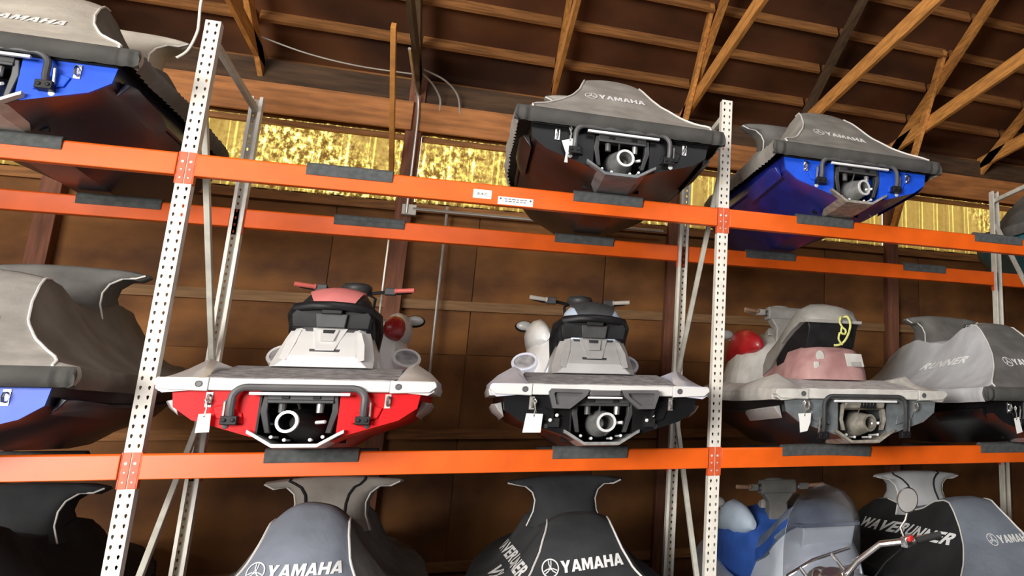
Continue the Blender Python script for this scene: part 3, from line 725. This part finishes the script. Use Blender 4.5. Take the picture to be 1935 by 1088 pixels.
def tag_card(label, loc, w_, h_, rz=0, tilt=0, shape=None, cord=.05):
    t = thing('paper_tag', label, 'tag', loc, rz)
    P = shape or [(-w_*.42,0),(w_*.46,0),(w_*.44,-h_),(-w_*.56,-h_)]
    c = math.cos(tilt); s_ = math.sin(tilt)
    MB().poly([(x*c-z*s_,0,x*s_+z*c) for x, z in P], (0,.0025,0)).build('card', 'paper', t)
    MB().tube([(0,0,-.01),(.004,.002,cord*.5),(0,.006,cord)], .004, 6).tube([(0,.006,cord),(-.008,.01,cord+.02),(0,.012,cord+.035),(.008,.01,cord+.02),(0,.006,cord)], .005, 6).build('clip', 'steel', t)
    MB().lathe([(0,.0006),(.005,.0005),(.005,0)], (0,0,-.012), (0,-1,0), 8).build('eyelet', 'step_grey', t)

def modern_ski(label, loc, c):
    t = thing('jet_ski', label, 'jet ski', loc, 0, 'jet skis stored on the rack')
    hull_parts(t, c['side'], c['transom'])
    jet_pump(t, c.get('nozzle','black_plastic'), c.get('ring','metal_ring'), 'dark_plastic', c.get('aim',-.25))
    ride_plate(t, c['plate']); tow_eyes(t)
    (panel_step if c.get('panel') else lambda r: tube_step(r, 'step_grey'))(t)
    gunwales(t, c['gun'], c['cap']); platform(t, 'mat_grey', c['gun']); rear_hood(t, c['hood'], c['hood_dark'])
    pedestal(t, c['ped']); seat(t, None, c['seat'], c['panel_col']); grab(t, 'black_plastic')
    handlebar(t, c['grip'], kpadtop=c.get('padtop')); cowl(t, c['cowl'], c.get('patch'), side=c.get('shoulder')); mirrors(t, 'black_plastic'); speakers(t, c['gun']); sponsons(t, 'silver_grey')
    return t
def old_ski(label, loc, c):
    t = thing('jet_ski', label, 'jet ski', loc, 0, 'jet skis stored on the rack')
    hull_parts(t, c['side'], c['transom']); jet_pump(t, 'metal_dirty', 'metal_dirty', aim=.30, old=True, pale=True)
    ride_plate(t, 'metal_dirty'); tow_eyes(t, 'steel'); tube_step(t, 'dark_plastic', .30, .30, .06, -.05, .016)
    gunwales(t, c['gun'], c['cap']); platform(t, 'mat_pale', c['gun']); pedestal(t, c['ped'])
    # rounded rear locker
    secs = []
    for z, hw, yf in [(.45+(a-.45)*c.get('lk',1), b, d) for a, b, d in ((.45,.275,.50),(.52,.27,.51),(.62,.25,.55),(.685,.225,.60),(.705,.19,.65))]:
        secs.append([(-hw+.06,yf,z),(-hw*.5,yf-.02,z),(hw*.5,yf-.02,z),(hw-.06,yf,z),(hw,yf+.07,z),(hw,.95,z),(-hw,.95,z),(-hw,yf+.07,z)])
    lk = MB().loft(secs).build('rear_locker', c['hood'], t, smooth=50)
    MB().poly([(.09,.503,.55),(.23,.508,.55),(.22,.545,.65),(.08,.54,.65)], (0,-.008,0)).build('locker_handle', c['cap'], lk, bevel=.004)
    MB().poly([(.12,.495,.555),(.20,.499,.555),(.20,.515,.585),(.12,.511,.585)], (0,-.010,0)).build('handle_recess', 'silver_grey', lk, bevel=.003)
    o = MB().lathe([(0,.007),(.036,.006),(.038,0)], (-.115,.535,.625), (0,-1,.25), 16, sc=(.85,1.15)).build('filler_cap', 'old_white', lk)
    MB().box(-.17,-.13,.50,.53,.53,.58).build('hinge', 'old_white', lk, bevel=.004)
    # big sloping saddle, its tail overhanging on a dark shell
    ys = [.55,.62,.78,.95,1.15,1.35,1.55,1.72]; zt = [.93,1.01,1.05,1.02,.95,.87,.80,.78]; hw = [.17,.20,.215,.215,.205,.21,.22,.18]; zb = [.88,.88,.84,.78,.70,.60,.54,.54]
    secs = []
    for y, z, h, b in zip(ys, zt, hw, zb):
        secs.append([(-h*1.12,y,b),(-h*1.08,y,b+(z-b)*.35),(-h*.92,y,b+(z-b)*.75),(-h*.5,y,z-.006),(0,y,z+.004),(h*.5,y,z-.006),(h*.92,y,b+(z-b)*.75),(h*1.08,y,b+(z-b)*.35),(h*1.12,y,b)])
    st = MB().loft(secs).build('seat', c['seat'], t, smooth=60)
    if c.get('seatpanel'):
        for s in (-1,1): MB().loft([[(s*h*1.125,y,b+.01),(s*h*1.09,y,b+(z-b)*.4),(s*h*1.0,y,b+(z-b)*.4),(s*h*1.0,y,b+.01)] for y, z, h, b in list(zip(ys, zt, hw, zb))[2:7]]).build('seat_side_panel', c['seatpanel'], st, smooth=60)
    sh = []
    for y, h, z1, z2 in ((.56,.19,.885,.84),(.62,.19,.885,.70),(.80,.20,.845,.66),(1.0,.21,.78,.62),(1.25,.21,.70,.58)):
        sh.append([(-h,y,z2),(h,y,z2),(h*1.08,y,z1),(-h*1.08,y,z1)])
    sb = MB().loft(sh).build('seat_shell', c.get('shell','black_plastic'), st, smooth=30, bevel=.008)
    MB().loft([[(-h*1.14,y,z-.012),(h*1.14,y,z-.012),(h*1.16,y,z+.012),(-h*1.16,y,z+.012)] for y, h, z in ((.535,.195,.885),(.62,.215,.89),(.8,.225,.845),(1.02,.225,.77))]).build('seat_lip', c['lip'], st, bevel=.004)
    MB().box(-.12,.02,.60,.66,.74,.86).build('latch_plate', 'old_grey', sb, bevel=.01)
    handlebar(t, 'grip_brown', 'old_grey', old=True, clus=c.get('bar','old_grey'), kpad=c.get('bar','old_grey'))
    cowl(t, c['cowl'], None, 'old_grey', side=c['shoulder']); mirrors(t, 'old_grey'); sponsons(t, 'silver_grey')
    return t
def hull_only(label, loc, side, transom, step='dark_plastic', plate='metal_cast', eyes='chrome', dolly=False, aim=.12, grp='jet skis stored on the rack'):
    t = thing('jet_ski', label, 'jet ski', loc, 0, grp)
    hull_parts(t, side, transom); jet_pump(t, 'metal_cast', 'metal_ring', aim=aim, pale=True); ride_plate(t, plate); tow_eyes(t, eyes); tube_step(t, step, r=.016); sponsons(t, side)
    MB().box(-.56,.56,-.02,.05,.285,.345).build('rear_bumper', 'black_plastic', t, bevel=.006)
    if dolly:
        z = loc[2]; m = MB()
        for s in (-1,1): m.bar((s*.30,.1,-.02+.0), (s*.30,2.2,-.02), .09, .06)
        for y in (.35,1.7): m.bar((-.45,y,-.08), (.45,y,-.08), .06, .06, ref=(0,1,0))
        for y in (.35,1.7):
            for s in (-1,1): m.lathe([(0,-.03),(.07,-.03),(.08,-.02),(.08,.02),(.07,.03),(0,.03)], (s*.42,y,-z+.08), (1,0,0), 14).box(s*.42-.045,s*.42+.045,y-.02,y+.02,-z+.08,-.06)
        m.build('launch_dolly', 'steel', t)
    return t

# ------------------------------------------------------------------ fitted covers
CYs = [-.02,.0,.1,.2,.35,.5,.65,.75,.85,1.0,1.2,1.35,1.55,1.8,2.05,2.4,2.8,3.1,3.3,3.40]
CWR = [.56,.55,.47,.39,.30,.245,.21,.195,.19,.19,.18,.19,.22,.25,.25,.23,.17,.10,.04,.01]
CZR = [.405,.42,.475,.545,.665,.785,.895,.955,.97,.955,.90,.87,.90,.95,.93,.84,.72,.64,.60,.50]
A_, B_ = .36, .86
def wrinkle(x, y, z, amp, seed):
    n1 = noise.noise(Vector((x*3.1+seed, y*2.3, z*4.0+seed)))
    n2 = noise.noise(Vector((x*9+seed*2, y*7, z*5)))
    return amp*(n1+.45*n2)
def cover(label, loc, cols, seed, hood=True, up=0.0, text=True, tx=(0,.63), th_=.052, tcol='print_white', tilt=0.0, straps=False, amp=.012, peak=1.0, narrow=1.0, hood_z=0.0, emblem=True, crown=.026):
    t = thing('craft_cover', label, 'cover', loc, 0, 'fitted covers over the jet skis')
    ys = [-.055,-.085,-.085,-.055]+list(np.linspace(-.02,.85,26))+list(np.linspace(.90,3.36,54))
    us = np.linspace(-1,1,73)
    ia = A_
    V = []; 
    for i, y in enumerate(ys):
        yy = max(y, -.02)
        wr = ip(yy,CYs,CWR)*(narrow if yy > .3 else 1); zr = .40+(ip(yy,CYs,CZR)-.40)*peak; wg = ip(yy,HY,RW)+.022; gz = ip(yy,HY,GZ); zg = gz+.085+up*.3; zh = gz-.02
        if i == 0: zr = zg = zh+.005
        elif i == 1: zr = zg = zh+.03
        elif i == 2: zr = zg = zh+.075
        elif i == 3: zr = zg = zh+.105
        zr = max(zr, zg+.002 if i > 3 else zr)
        row = []
        for u in us:
            s = abs(u); sg = 1 if u >= 0 else -1
            if s <= A_:
                q = s/A_; x = wr*q; z = zr-crown*q**2.4*min(1, max(0, yy*2.2))
            elif s <= B_:
                q = (s-A_)/(B_-A_); x = wr+(wg-wr)*q; z0 = zr-crown*min(1, max(0, yy*2.2)); z = zg+(z0-zg)*(1-q)**1.9
            else:
                q = (s-B_)/(1-B_); x = wg+.018*math.sin(PI*q)-.012*q; z = zg+(zh-zg)*q
            x *= sg
            w_ = wrinkle(x, yy, z, amp, seed)
            hem = 0
            if s > B_ or i < 3: hem = .008*math.sin(85*(yy if s > B_ else x)+seed+2*math.sin(x*9))*(1 if s > B_ else .9)
            if i > 3: z += w_*(1 if s < B_ else .3); x += sg*(w_*.5+hem)*min(1, s*2)
            dy = 0
            if i < 3: dy = hem
            row.append((x, y+dy, z))
        V.append(row)
    nv = len(us); flat = [p for r in V for p in r]; F = {'hem': [], 'rear_panel': [], 'side_panel_l': [], 'side_panel_r': [], 'top_panel': []}
    for i in range(len(ys)-1):
        for j in range(nv-1):
            uc = abs((us[j]+us[j+1])/2)
            f = [(i*nv+j, i*nv+j+1, (i+1)*nv+j+1), (i*nv+j, (i+1)*nv+j+1, (i+1)*nv+j)]
            if uc < A_ or i < 4:
                k = 'hem' if i < 3 else 'rear_panel' if ys[i] < .80 else 'top_panel'
            else: k = 'side_panel_l' if us[j] < 0 else 'side_panel_r'
            F[k] += f
    def sub(name, fs, kk):
        used = sorted({v for f in fs for v in f}); mp = {v: q for q, v in enumerate(used)}
        return MB().add([flat[v] for v in used], [tuple(mp[v] for v in f) for f in fs]).build(name, kk, t, smooth=60)
    rp = sub('rear_panel', F['rear_panel'], cols['rear'])
    sl = sub('side_panel', F['side_panel_l'], cols['side']); sr = sub('side_panel', F['side_panel_r'], cols['side'])
    sub('hem', F['hem'], cols.get('hem', 'hem_dark'))
    tp = sub('top_panel', F['top_panel'], cols['top'])
    bvh = BVHTree.FromPolygons([Vector(p) for p in flat], [f for k in F.values() for f in k])
    ja = [min(range(nv), key=lambda j: abs(us[j]-s*A_)) for s in (-1,1)]
    for j in ja:
        end = 30 if not cols.get('longpipe') else 50
        pts = [Vector(V[i][j])+Vector((0,-.003,.004)) for i in range(3, end)]
        MB().tube(pts, cols.get('pipe_r', .0065), 6).build('piping', 'piping', t)
    if hood:
        lv = [(.80,.27,1.36,2.20),(.90,.225,1.46,2.08),(.98,.215,1.53,1.98),(1.04,.235,1.57,1.93),(1.085,.29,1.60,1.90),(1.115,.36,1.62,1.86),(1.135,.415,1.63,1.82),(1.15,.41,1.66,1.79),(1.155,.30,1.69,1.77)]
        N = 28; secs = []
        for q, (z, h, y0, y1) in enumerate(lv):
            z = z+hood_z*(q/8); r = []
            for k in range(N):
                a = 2*PI*k/N; ca, sa = math.cos(a), math.sin(a); e = .55
                x = h*math.copysign(abs(ca)**e, ca); y = (y0+y1)/2+(y1-y0)/2*math.copysign(abs(sa)**e, sa)
                dr = -.03*abs(x/max(h,.01))**3*(q > 4)+.012*math.sin(x*38+seed)*(q < 6)
                w_ = wrinkle(x, y, z, amp*1.5, seed+5)
                r.append((x+w_*.4, y+dr*.6+w_, z+(dr if q > 4 else 0)+w_*.5))
            secs.append(r)
        hd = MB().loft(secs).build('handlebar_hood', cols['hood'], t, smooth=60)
        for kk in (int(N*.565), int(N*.935)):
            MB().tube([Vector(secs[q][kk])+Vector((0,-.006,0)) for q in range(7)], .006, 6).build('piping', 'piping', t)
        if straps:
            for kk in (int(N*.70), int(N*.80)):
                MB().tube([Vector(secs[q][kk])+Vector((0,-.003,0)) for q in range(1,8)], .009, 4).build('strap', 'cover_black', hd)
    if text: lettering(t, bvh, 'YAMAHA', Vector((tx[0], -1.5, tx[1])), Vector((1,0,0)), Vector((0,0,1)), Vector((0,1,0)), th_, tcol, tilt, 0, 1.08, emblem)
    return t, bvh
def fork_emblem(r):
    vs, fs = [], []
    def addp(P):
        b = len(vs); vs.extend(P); fs.append(tuple(range(b, b+len(P))))
    N = 28
    for k in range(N):
        a, b = 2*PI*k/N, 2*PI*(k+1)/N
        addp([(r*math.cos(a), r*math.sin(a)), (r*math.cos(b), r*math.sin(b)), (r*.86*math.cos(b), r*.86*math.sin(b)), (r*.86*math.cos(a), r*.86*math.sin(a))])
    for k in range(3):
        a = PI/2+2*PI*k/3; c, s = math.cos(a), math.sin(a)
        def T(P): return [(x*r*c-y*r*s, x*r*s+y*r*c) for x, y in P]
        addp(T([(0,-.055),(.30,-.055),(.30,.055),(0,.055)]))
        for q in (-1,1): addp(T([(.24,q*.055),(.30,q*.17),(.80,q*.20),(.80,q*.09),(.36,q*.055)]))
        addp(T([(.10,-.16),(.22,-.10),(.22,.10),(.10,.16)]))
    return vs, fs
def lettering(par, bvh, txt, o, rv, uv, d, h, k, tilt=0, shear=0, xs=1.0, emblem=False, bold=.038, name='lettering'):
    vs, fs = text_mesh(txt, h, shear, bold, xs, fine=True)
    groups = [(name, vs, fs)]
    if emblem:
        x0 = min(v[0] for v in vs); ev, ef = fork_emblem(h*.78)
        ev = [(x+x0-h*.95, y) for x, y in ev]; groups.append(('emblem', ev, ef))
        sh = h*.85
        groups = [(n, [(x+sh, y) for x, y in v], f) for n, v, f in groups]
    ct, st = math.cos(tilt), math.sin(tilt)
    for n, v, f in groups:
        P = []; ok = []
        for x, y in v:
            p = o+rv*(x*ct-y*st)+uv*(x*st+y*ct)
            hit = bvh.ray_cast(p, d, 6.0)
            if hit[0] is None: P.append(None); continue
            nn = hit[1]; nn = nn if nn.dot(d) < 0 else -nn
            P.append(hit[0]+nn*.005)
        f = [q for q in f if all(P[i] is not None for i in q) and max((P[q[i]]-P[q[i-1]]).length for i in range(len(q))) < h*1.1*max(1, xs*.5)]
        if f: MB().add([p if p is not None else (0,0,0) for p in P], f).build(n, k, par, smooth=0)

YS = -.45
# lower shelf
modern_ski('red and white jet ski with a red handlebar on the lower shelf', (.785, YS, 1.597), dict(side='hull_red', transom='hull_red', plate='white_gel', gun='white_gel', cap='white_gel', hood='white_gel', hood_dark='step_grey', ped='white_gel', seat='seat_black', panel_col='seat_pink', grip='grip_red', cowl='white_gel', patch='old_red', aim=-.35))
modern_ski('white and grey jet ski with a black panel step on the lower shelf', (2.32, YS, 1.597), dict(side='hull_black', transom='hull_black', plate='metal_cast', gun='lilac_white', cap='white_gel', hood='silver_grey', hood_dark='dark_plastic', ped='lilac_white', seat='seat_lightblue', panel_col='dark_plastic', grip='grip_grey', cowl='white_gel', panel=True, nozzle='metal_cast', aim=.15, padtop='step_grey'))
old_ski('old faded red jet ski with a grey saddle and yellow rope', (4.02, YS, 1.597), dict(side='hull_black', transom='hull_grey', gun='old_white', cap='old_white', ped='old_pink', hood='old_pink', seat='seat_grey', lip='old_grey', cowl='old_white', shoulder='old_red'))
hull_only('blue jet ski under the brown-grey cover at the left edge of the lower shelf', (-.80, YS, 1.597), 'hull_navy', 'hull_blue')
hull_only('black jet ski under the pale cover at the right end of the lower shelf', (5.56, YS, 1.597), 'hull_black', 'hull_black', aim=0).scale = (.93, 1, 1)
# upper shelf
YT = -.40; ZT = 3.270
hull_only('blue jet ski on the upper shelf at the left edge', (-.82, YT, ZT), 'hull_navy', 'hull_blue', plate='old_white')
hull_only('black jet ski on the upper shelf', (2.34, YT, ZT), 'hull_maroon', 'hull_black', step='step_grey', plate='hull_grey', aim=.15)
hull_only('blue jet ski on the upper shelf right of the right upright', (4.00, YT, ZT), 'hull_deepblue', 'hull_blue', step='step_grey', plate='metal_dirty', aim=.35)
hull_only('teal jet ski on the upper shelf at the right edge', (7.06, YT, ZT), 'hull_teal', 'hull_teal')
cover('brown-grey cover with pale rear panel on the left craft of the lower shelf', (-.80, YS, 1.597), dict(rear='cover_grey', side='cover_brown', top='cover_brown', hood='cover_dark'), 3)
c5, b5 = cover('pale grey cover with dark rear panel at the right end of the lower shelf', (5.56, YS, 1.597), dict(rear='cover_dark', side='cover_light', top='cover_light', hood='cover_dark'), 11, tx=(-.05,.60), peak=1.03)
c5.scale = (.93, 1, 1)
lettering(c5, b5, 'RUNNER', Vector((-1.5, 1.10, .65)), Vector((0,-1,0)), Vector((0,0,1)), Vector((1,0,0)), .055, 'print_white', 0, .5, 2.5)
cover('beige cover on the blue craft at the upper left corner', (-.82, YT, ZT), dict(rear='cover_beige', side='cover_dark', top='cover_dark', hood='cover_beige'), 17, tcol='print_white', tx=(0,.59), th_=.058, amp=.014)
cover('grey cover on the black craft of the upper shelf', (2.34, YT, ZT), dict(rear='cover_grey', side='cover_grey', top='cover_grey', hood='cover_grey'), 23, tcol='print_white', tx=(-.02,.66), hood=True)
cover('grey cover on the blue craft right of the right upright, upper shelf', (4.00, YT, ZT), dict(rear='cover_mid', side='cover_grey', top='cover_grey', hood='cover_dark'), 29, tcol='print_white', tx=(-.03,.60), tilt=-.12)
cover('dark grey cover on the teal craft at the right edge of the upper shelf', (7.06, YT, ZT), dict(rear='cover_dark', side='cover_dark', top='cover_dark', hood='cover_dark'), 31)
# floor level
hull_only('jet ski under the black cover on the floor at the lower left', (-.82, -.40, .25), 'hull_black', 'hull_black', dolly=True)
hull_only('jet ski under the blue-grey cover on the floor', (.81, -.40, .25), 'hull_black', 'hull_black', dolly=True)
hull_only('jet ski under the charcoal cover on the floor', (2.32, -.40, .23), 'hull_black', 'hull_black', dolly=True)
hull_only('jet ski under the black and grey cover on the floor at the right', (5.30, -.40, .20), 'hull_black', 'hull_black', dolly=True)
cover('black cover on the floor level craft at the lower left corner', (-.82, -.40, .25), dict(rear='cover_char', side='cover_black', top='cover_black', hood='cover_char'), 41)
cover('blue-grey cover on the floor level craft below the red and white one', (.81, -.40, .25), dict(rear='cover_blue', side='cover_dark', top='cover_dark', hood='cover_grey'), 43, tx=(.0,.69), th_=.058, straps=True, peak=1.10, crown=.10)
c3, b3 = cover('charcoal cover on the floor level craft below the white and grey one', (2.32, -.40, .23), dict(rear='cover_char', side='cover_char', top='cover_char', hood='cover_char'), 47, tx=(-.0,.65), th_=.062, tilt=.06, peak=.95, crown=.05)
dd = Vector((.75,0,-.66)).normalized(); uu = Vector((.66,0,.75)).normalized()
lettering(c3, b3, 'WAVERUNNER', Vector((-.37,1.38,.63))-dd, Vector((0,-1,0)), uu, dd, .085, 'print_white', 0, .4, 2.1)
for ch, yy in (('V', 1.46), ('X', 1.24)): lettering(c3, b3, ch, Vector((-.465,yy,.53))-dd, Vector((0,-1,0)), uu, dd, .09, 'print_white', 0, .4, 2.6)
cu, bu = cover('black cover with grey top and hood on the floor level craft at the lower right', (5.30, -.40, .20), dict(rear='cover_blue', side='cover_black', top='cover_blue', hood='cover_light', longpipe=True), 53, tx=(.12,.675), th_=.052, straps=True)
lettering(cu, bu, 'WAVERUNNER', Vector((-1.5, 1.34, .690)), Vector((0,-1,0)), Vector((0,0,1)), Vector((1,0,0)), .078, 'print_white', -.02, .45, 2.1)
# uncovered white and blue craft on the floor behind the motorcycle
u4 = old_ski('white and blue jet ski with a blue-grey saddle on the floor behind the motorcycle', (3.98, -.50, .15), dict(side='hull_white', transom='hull_white', gun='hull_white', cap='hull_white', ped='hull_white', hood='hull_white', seat='seat_blue', seatpanel='seat_blue_panel', lip='seat_blue', shell='hull_white', lk=1.3, bar='cover_dark', cowl='seat_blue_panel', shoulder='seat_lightblue'))
z = .15; m = MB()
for s in (-1,1): m.bar((s*.30,.1,-.02), (s*.30,2.2,-.02), .09, .06)
for y in (.35,1.7): m.box(-.45,.45,y-.04,y+.04,-.15,-.04)
m.build('launch_dolly', 'steel', u4)

# tags and rope
tag_card('white paper tag hanging from the red transom', (.785-.400, YS-.045, 1.597+.165), .058, .092, tilt=.06)
tag_card('square white paper tag hanging under the white and grey jet ski', (2.32-.385, YS-.045, 1.597+.175), .085, .105, tilt=-.03, shape=[(-.043,0),(.047,0),(.045,-.105),(-.052,-.108)])
tag_card('torn white paper tag on the old grey transom', (4.02-.435, YS-.045, 1.597+.185), .085, .13, shape=[(-.045,0),(.045,.005),(.04,-.055),(.02,-.11),(-.03,-.12),(-.035,-.05)])
tag_card('narrow white paper tag at the right end of the lower shelf', (5.54-.32, YS-.045, 1.597+.165), .05, .11, tilt=.25)
tag_card('folded white paper tag on the black upper craft', (2.34-.325, YT-.045, ZT+.205), .07, .1, shape=[(-.05,-.02),(.04,.01),(.035,-.05),(-.01,-.11),(-.005,-.16),(-.025,-.16),(-.02,-.1)])
rp = thing('lanyard_rope', 'yellow rope looped over the tail of the grey saddle', 'rope', (4.02, YS, 1.597))
MB().tube(sm([(.05,.60,.90),(.045,.52,.92),(.03,.505,.88),(.05,.50,.84),(.075,.50,.82),(.07,.50,.79),(.04,.50,.80),(.045,.50,.84)]), .008, 6).tube(sm([(.05,.60,.90),(.09,.52,.925),(.115,.505,.87),(.10,.50,.80),(.07,.505,.74),(.03,.51,.71),(-.01,.52,.705)]), .009, 6).tube(sm([(.03,.505,.80),(.02,.50,.75),(.05,.50,.71)]), .008, 6).build('cord', 'rope_yellow', rp)

# ------------------------------------------------------------------ motorcycle
mc = thing('motorcycle', 'white cruiser motorcycle with clear windscreen and round mirror in front of the rack', 'motorcycle', (3.715, -2.0, .0))
mc.scale = (1.025,)*3; mc.rotation_euler = (0, math.radians(-15), math.radians(14))
# local: +y forward, +x right
for y, nm in ((.78,'front_wheel'),(-.82,'rear_wheel')):
    w_ = MB().lathe([(.22,-.05),(.27,-.06),(.315,-.04),(.325,0),(.315,.04),(.27,.06),(.22,.05)], (0,y,.325), (1,0,0), 32).build(nm, 'rubber', mc)
    MB().lathe([(.23,-.04),(.21,-.04),(.21,.04),(.23,.04)], (0,y,.325), (1,0,0), 32).lathe([(0,-.05),(.05,-.05),(.05,.05),(0,.05)], (0,y,.325), (1,0,0), 16).build('rim', 'chrome', w_)
    q = MB()
    for k in range(12): q.tube([(0,y+.05*math.cos(k*PI/6),.325+.05*math.sin(k*PI/6)),(0,y+.215*math.cos(k*PI/6+.1),.325+.215*math.sin(k*PI/6+.1))], .006, 5)
    q.build('spokes', 'chrome', w_)
    sec = []
    for k in range(11):
        a = PI*(.05+.8*k/10) if y > 0 else PI*(.15+.75*k/10)
        sec.append([(x, y+(.36+.02*(1-(x/.09)**2))*math.cos(a)*(-1 if y < 0 else 1)*1.0, .325+(.36+.02*(1-(x/.09)**2))*math.sin(a)) for x in (-.09,-.05,0,.05,.09)]+[(x, y+.345*math.cos(a)*(-1 if y < 0 else 1), .325+.345*math.sin(a)) for x in (.09,0,-.09)])
    MB().loft(sec).build('fender', 'bike_white', mc, smooth=60)
for s in (-1,1): MB().tube([(s*.10,.78,.325),(s*.10,.62,.62),(s*.10,.47,.93)], [.028,.028,.026], 10).build('fork_leg', 'chrome', mc)
MB().loft([[(x*w_,y,z) for x, z in ((-1,.60),(-1.1,.70),(-.7,.80),(0,.83),(.7,.80),(1.1,.70),(1,.60))] for y, w_ in ((.32,.06),(.22,.12),(.0,.15),(-.18,.11))]).build('fuel_tank', 'bike_white', mc, smooth=60)
MB().loft([[(-w_,y,z-.1),(w_,y,z-.1),(w_,y,z-.02),(w_*.6,y,z),(-w_*.6,y,z),(-w_,y,z-.02)] for y, w_, z in ((-.18,.10,.70),(-.4,.17,.68),(-.6,.15,.72),(-.95,.12,.78))]).build('saddle', 'seat_black', mc, smooth=50)
MB().box(-.14,.14,-.25,.25,.25,.55).lathe([(.09,0),(.10,.05),(.10,.22),(.06,.24)], (0,.05,.48), (0,.5,1), 16).lathe([(.09,0),(.10,.05),(.10,.22),(.06,.24)], (0,-.05,.48), (0,-.5,1), 16).build('engine', 'metal_cast', mc, bevel=.01)
MB().tube([(0,.50,.85),(0,.30,.45),(0,.15,.22),(0,-.35,.22),(0,-.82,.325)], .022, 8).tube([(0,.48,.80),(0,.0,.66),(0,-.45,.58),(0,-.82,.325)], .022, 8).build('frame', 'black_plastic', mc)
MB().tube([(.12,.15,.35),(.16,.1,.22),(.18,-.3,.22),(.20,-1.0,.28)], .035, 10).build('exhaust', 'chrome', mc)
MB().tube([(-.1,-.1,.25),(-.30,-.16,.02)], .012, 6).build('kickstand', 'steel', mc)
hd = MB().lathe([(.03,-.14),(.08,-.10),(.10,-.02),(.105,.02)], (0,.60,.86), (0,1,-.05), 20).build('headlight', 'chrome', mc)
MB().lathe([(.10,.018),(.06,.035),(0,.04)], (0,.60,.86), (0,1,-.05), 20).build('lens', 'metal_ring', hd)
MB().box(-.09,.09,.44,.52,.86,.90).lathe([(0,0),(.055,0),(.06,.05),(.05,.06),(0,.06)], (0,.50,.90), (0,-.3,1), 16).build('triple_clamp', 'chrome', mc, bevel=.01)
hb = MB().tube([(-.42,.12,1.02),(-.30,.18,1.03),(-.20,.30,1.04),(-.13,.42,.97),(-.07,.47,.91),(.07,.47,.91),(.13,.42,.97),(.20,.30,1.04),(.30,.18,1.03),(.42,.12,1.02)], .017, 10).build('handlebar', 'chrome', mc)
for s in (-1,1):
    MB().lathe([(0,0),(.020,.003),(.019,.02),(.018,.13),(.024,.135),(.024,.14),(0,.14)], (s*.44,.108,1.018), (-s,.5,.06), 12).build('grip', 'rubber', hb)
    c = MB().box(s*.285-.028,s*.285+.028,.165,.215,1.005,1.06).build('control_housing', 'chrome', hb, bevel=.008)
    MB().box(s*.285-.012,s*.285+.012,.15,.168,1.035,1.062).build('switch', 'switch_red' if s > 0 else 'black_plastic', c, bevel=.003)
    MB().tube([(s*.27,.24,1.035),(s*.36,.245,1.02),(s*.47,.17,1.0)], .008, 6).build('lever', 'chrome', hb)
    MB().tube([(s*.27,.22,1.0),(s*.24,.34,.93),(s*.14,.45,.80)], .006, 6).build('control_cable', 'black_plastic', hb)
    if s < 0: continue
    st = MB().tube([(s*.28,.20,1.05),(s*.285,.22,1.10),(s*.31,.20,1.13),(s*.325,.19,1.165)], .007, 6).build('mirror_stalk', 'chrome', hb)
    MB().lathe([(.0,-.02),(.045,-.016),(.060,0),(.063,.010),(.058,.012)], (s*.335,.19,1.222), (-.15,-1,.05), 24).build('mirror_shell', 'chrome', st)
    MB().lathe([(.057,.0105),(0,.0107)], (s*.335,.19,1.222), (-.15,-1,.05), 24).build('mirror_glass', 'silver_grey', st)
N = 18; out = []; inn = []
rows = []
for q in range(9):
    v = q/8; z = .80+.58*v; hw = .25*(1-.05*v) if v < .55 else .25*.97*math.sqrt(max(.02, 1-((v-.55)/.47)**2)); y = .72-.22*v
    rows.append([(hw*u, y-.11*(u*hw/.25)**2, z) for u in np.linspace(-1,1,N+1)])
vs = [p for r in rows for p in r]; n = N+1
ws = MB().add(vs, [(i*n+j,i*n+j+1,(i+1)*n+j+1,(i+1)*n+j) for i in range(8) for j in range(N)]).build('windscreen', 'windscreen', mc, smooth=60)
s_ = ws.modifiers.new('thick', 'SOLIDIFY'); s_.thickness = .004
MB().tube([(-.20,.60,.90),(0,.66,.91),(.20,.60,.90)], .010, 8).tube([(-.20,.57,1.0),(0,.635,1.0),(.20,.57,1.0)], .009, 8).tube([(.10,.60,1.0),(.10,.49,.90)], .009, 8).tube([(-.10,.60,1.0),(-.10,.49,.90)], .009, 8).build('screen_bracket', 'chrome', mc)
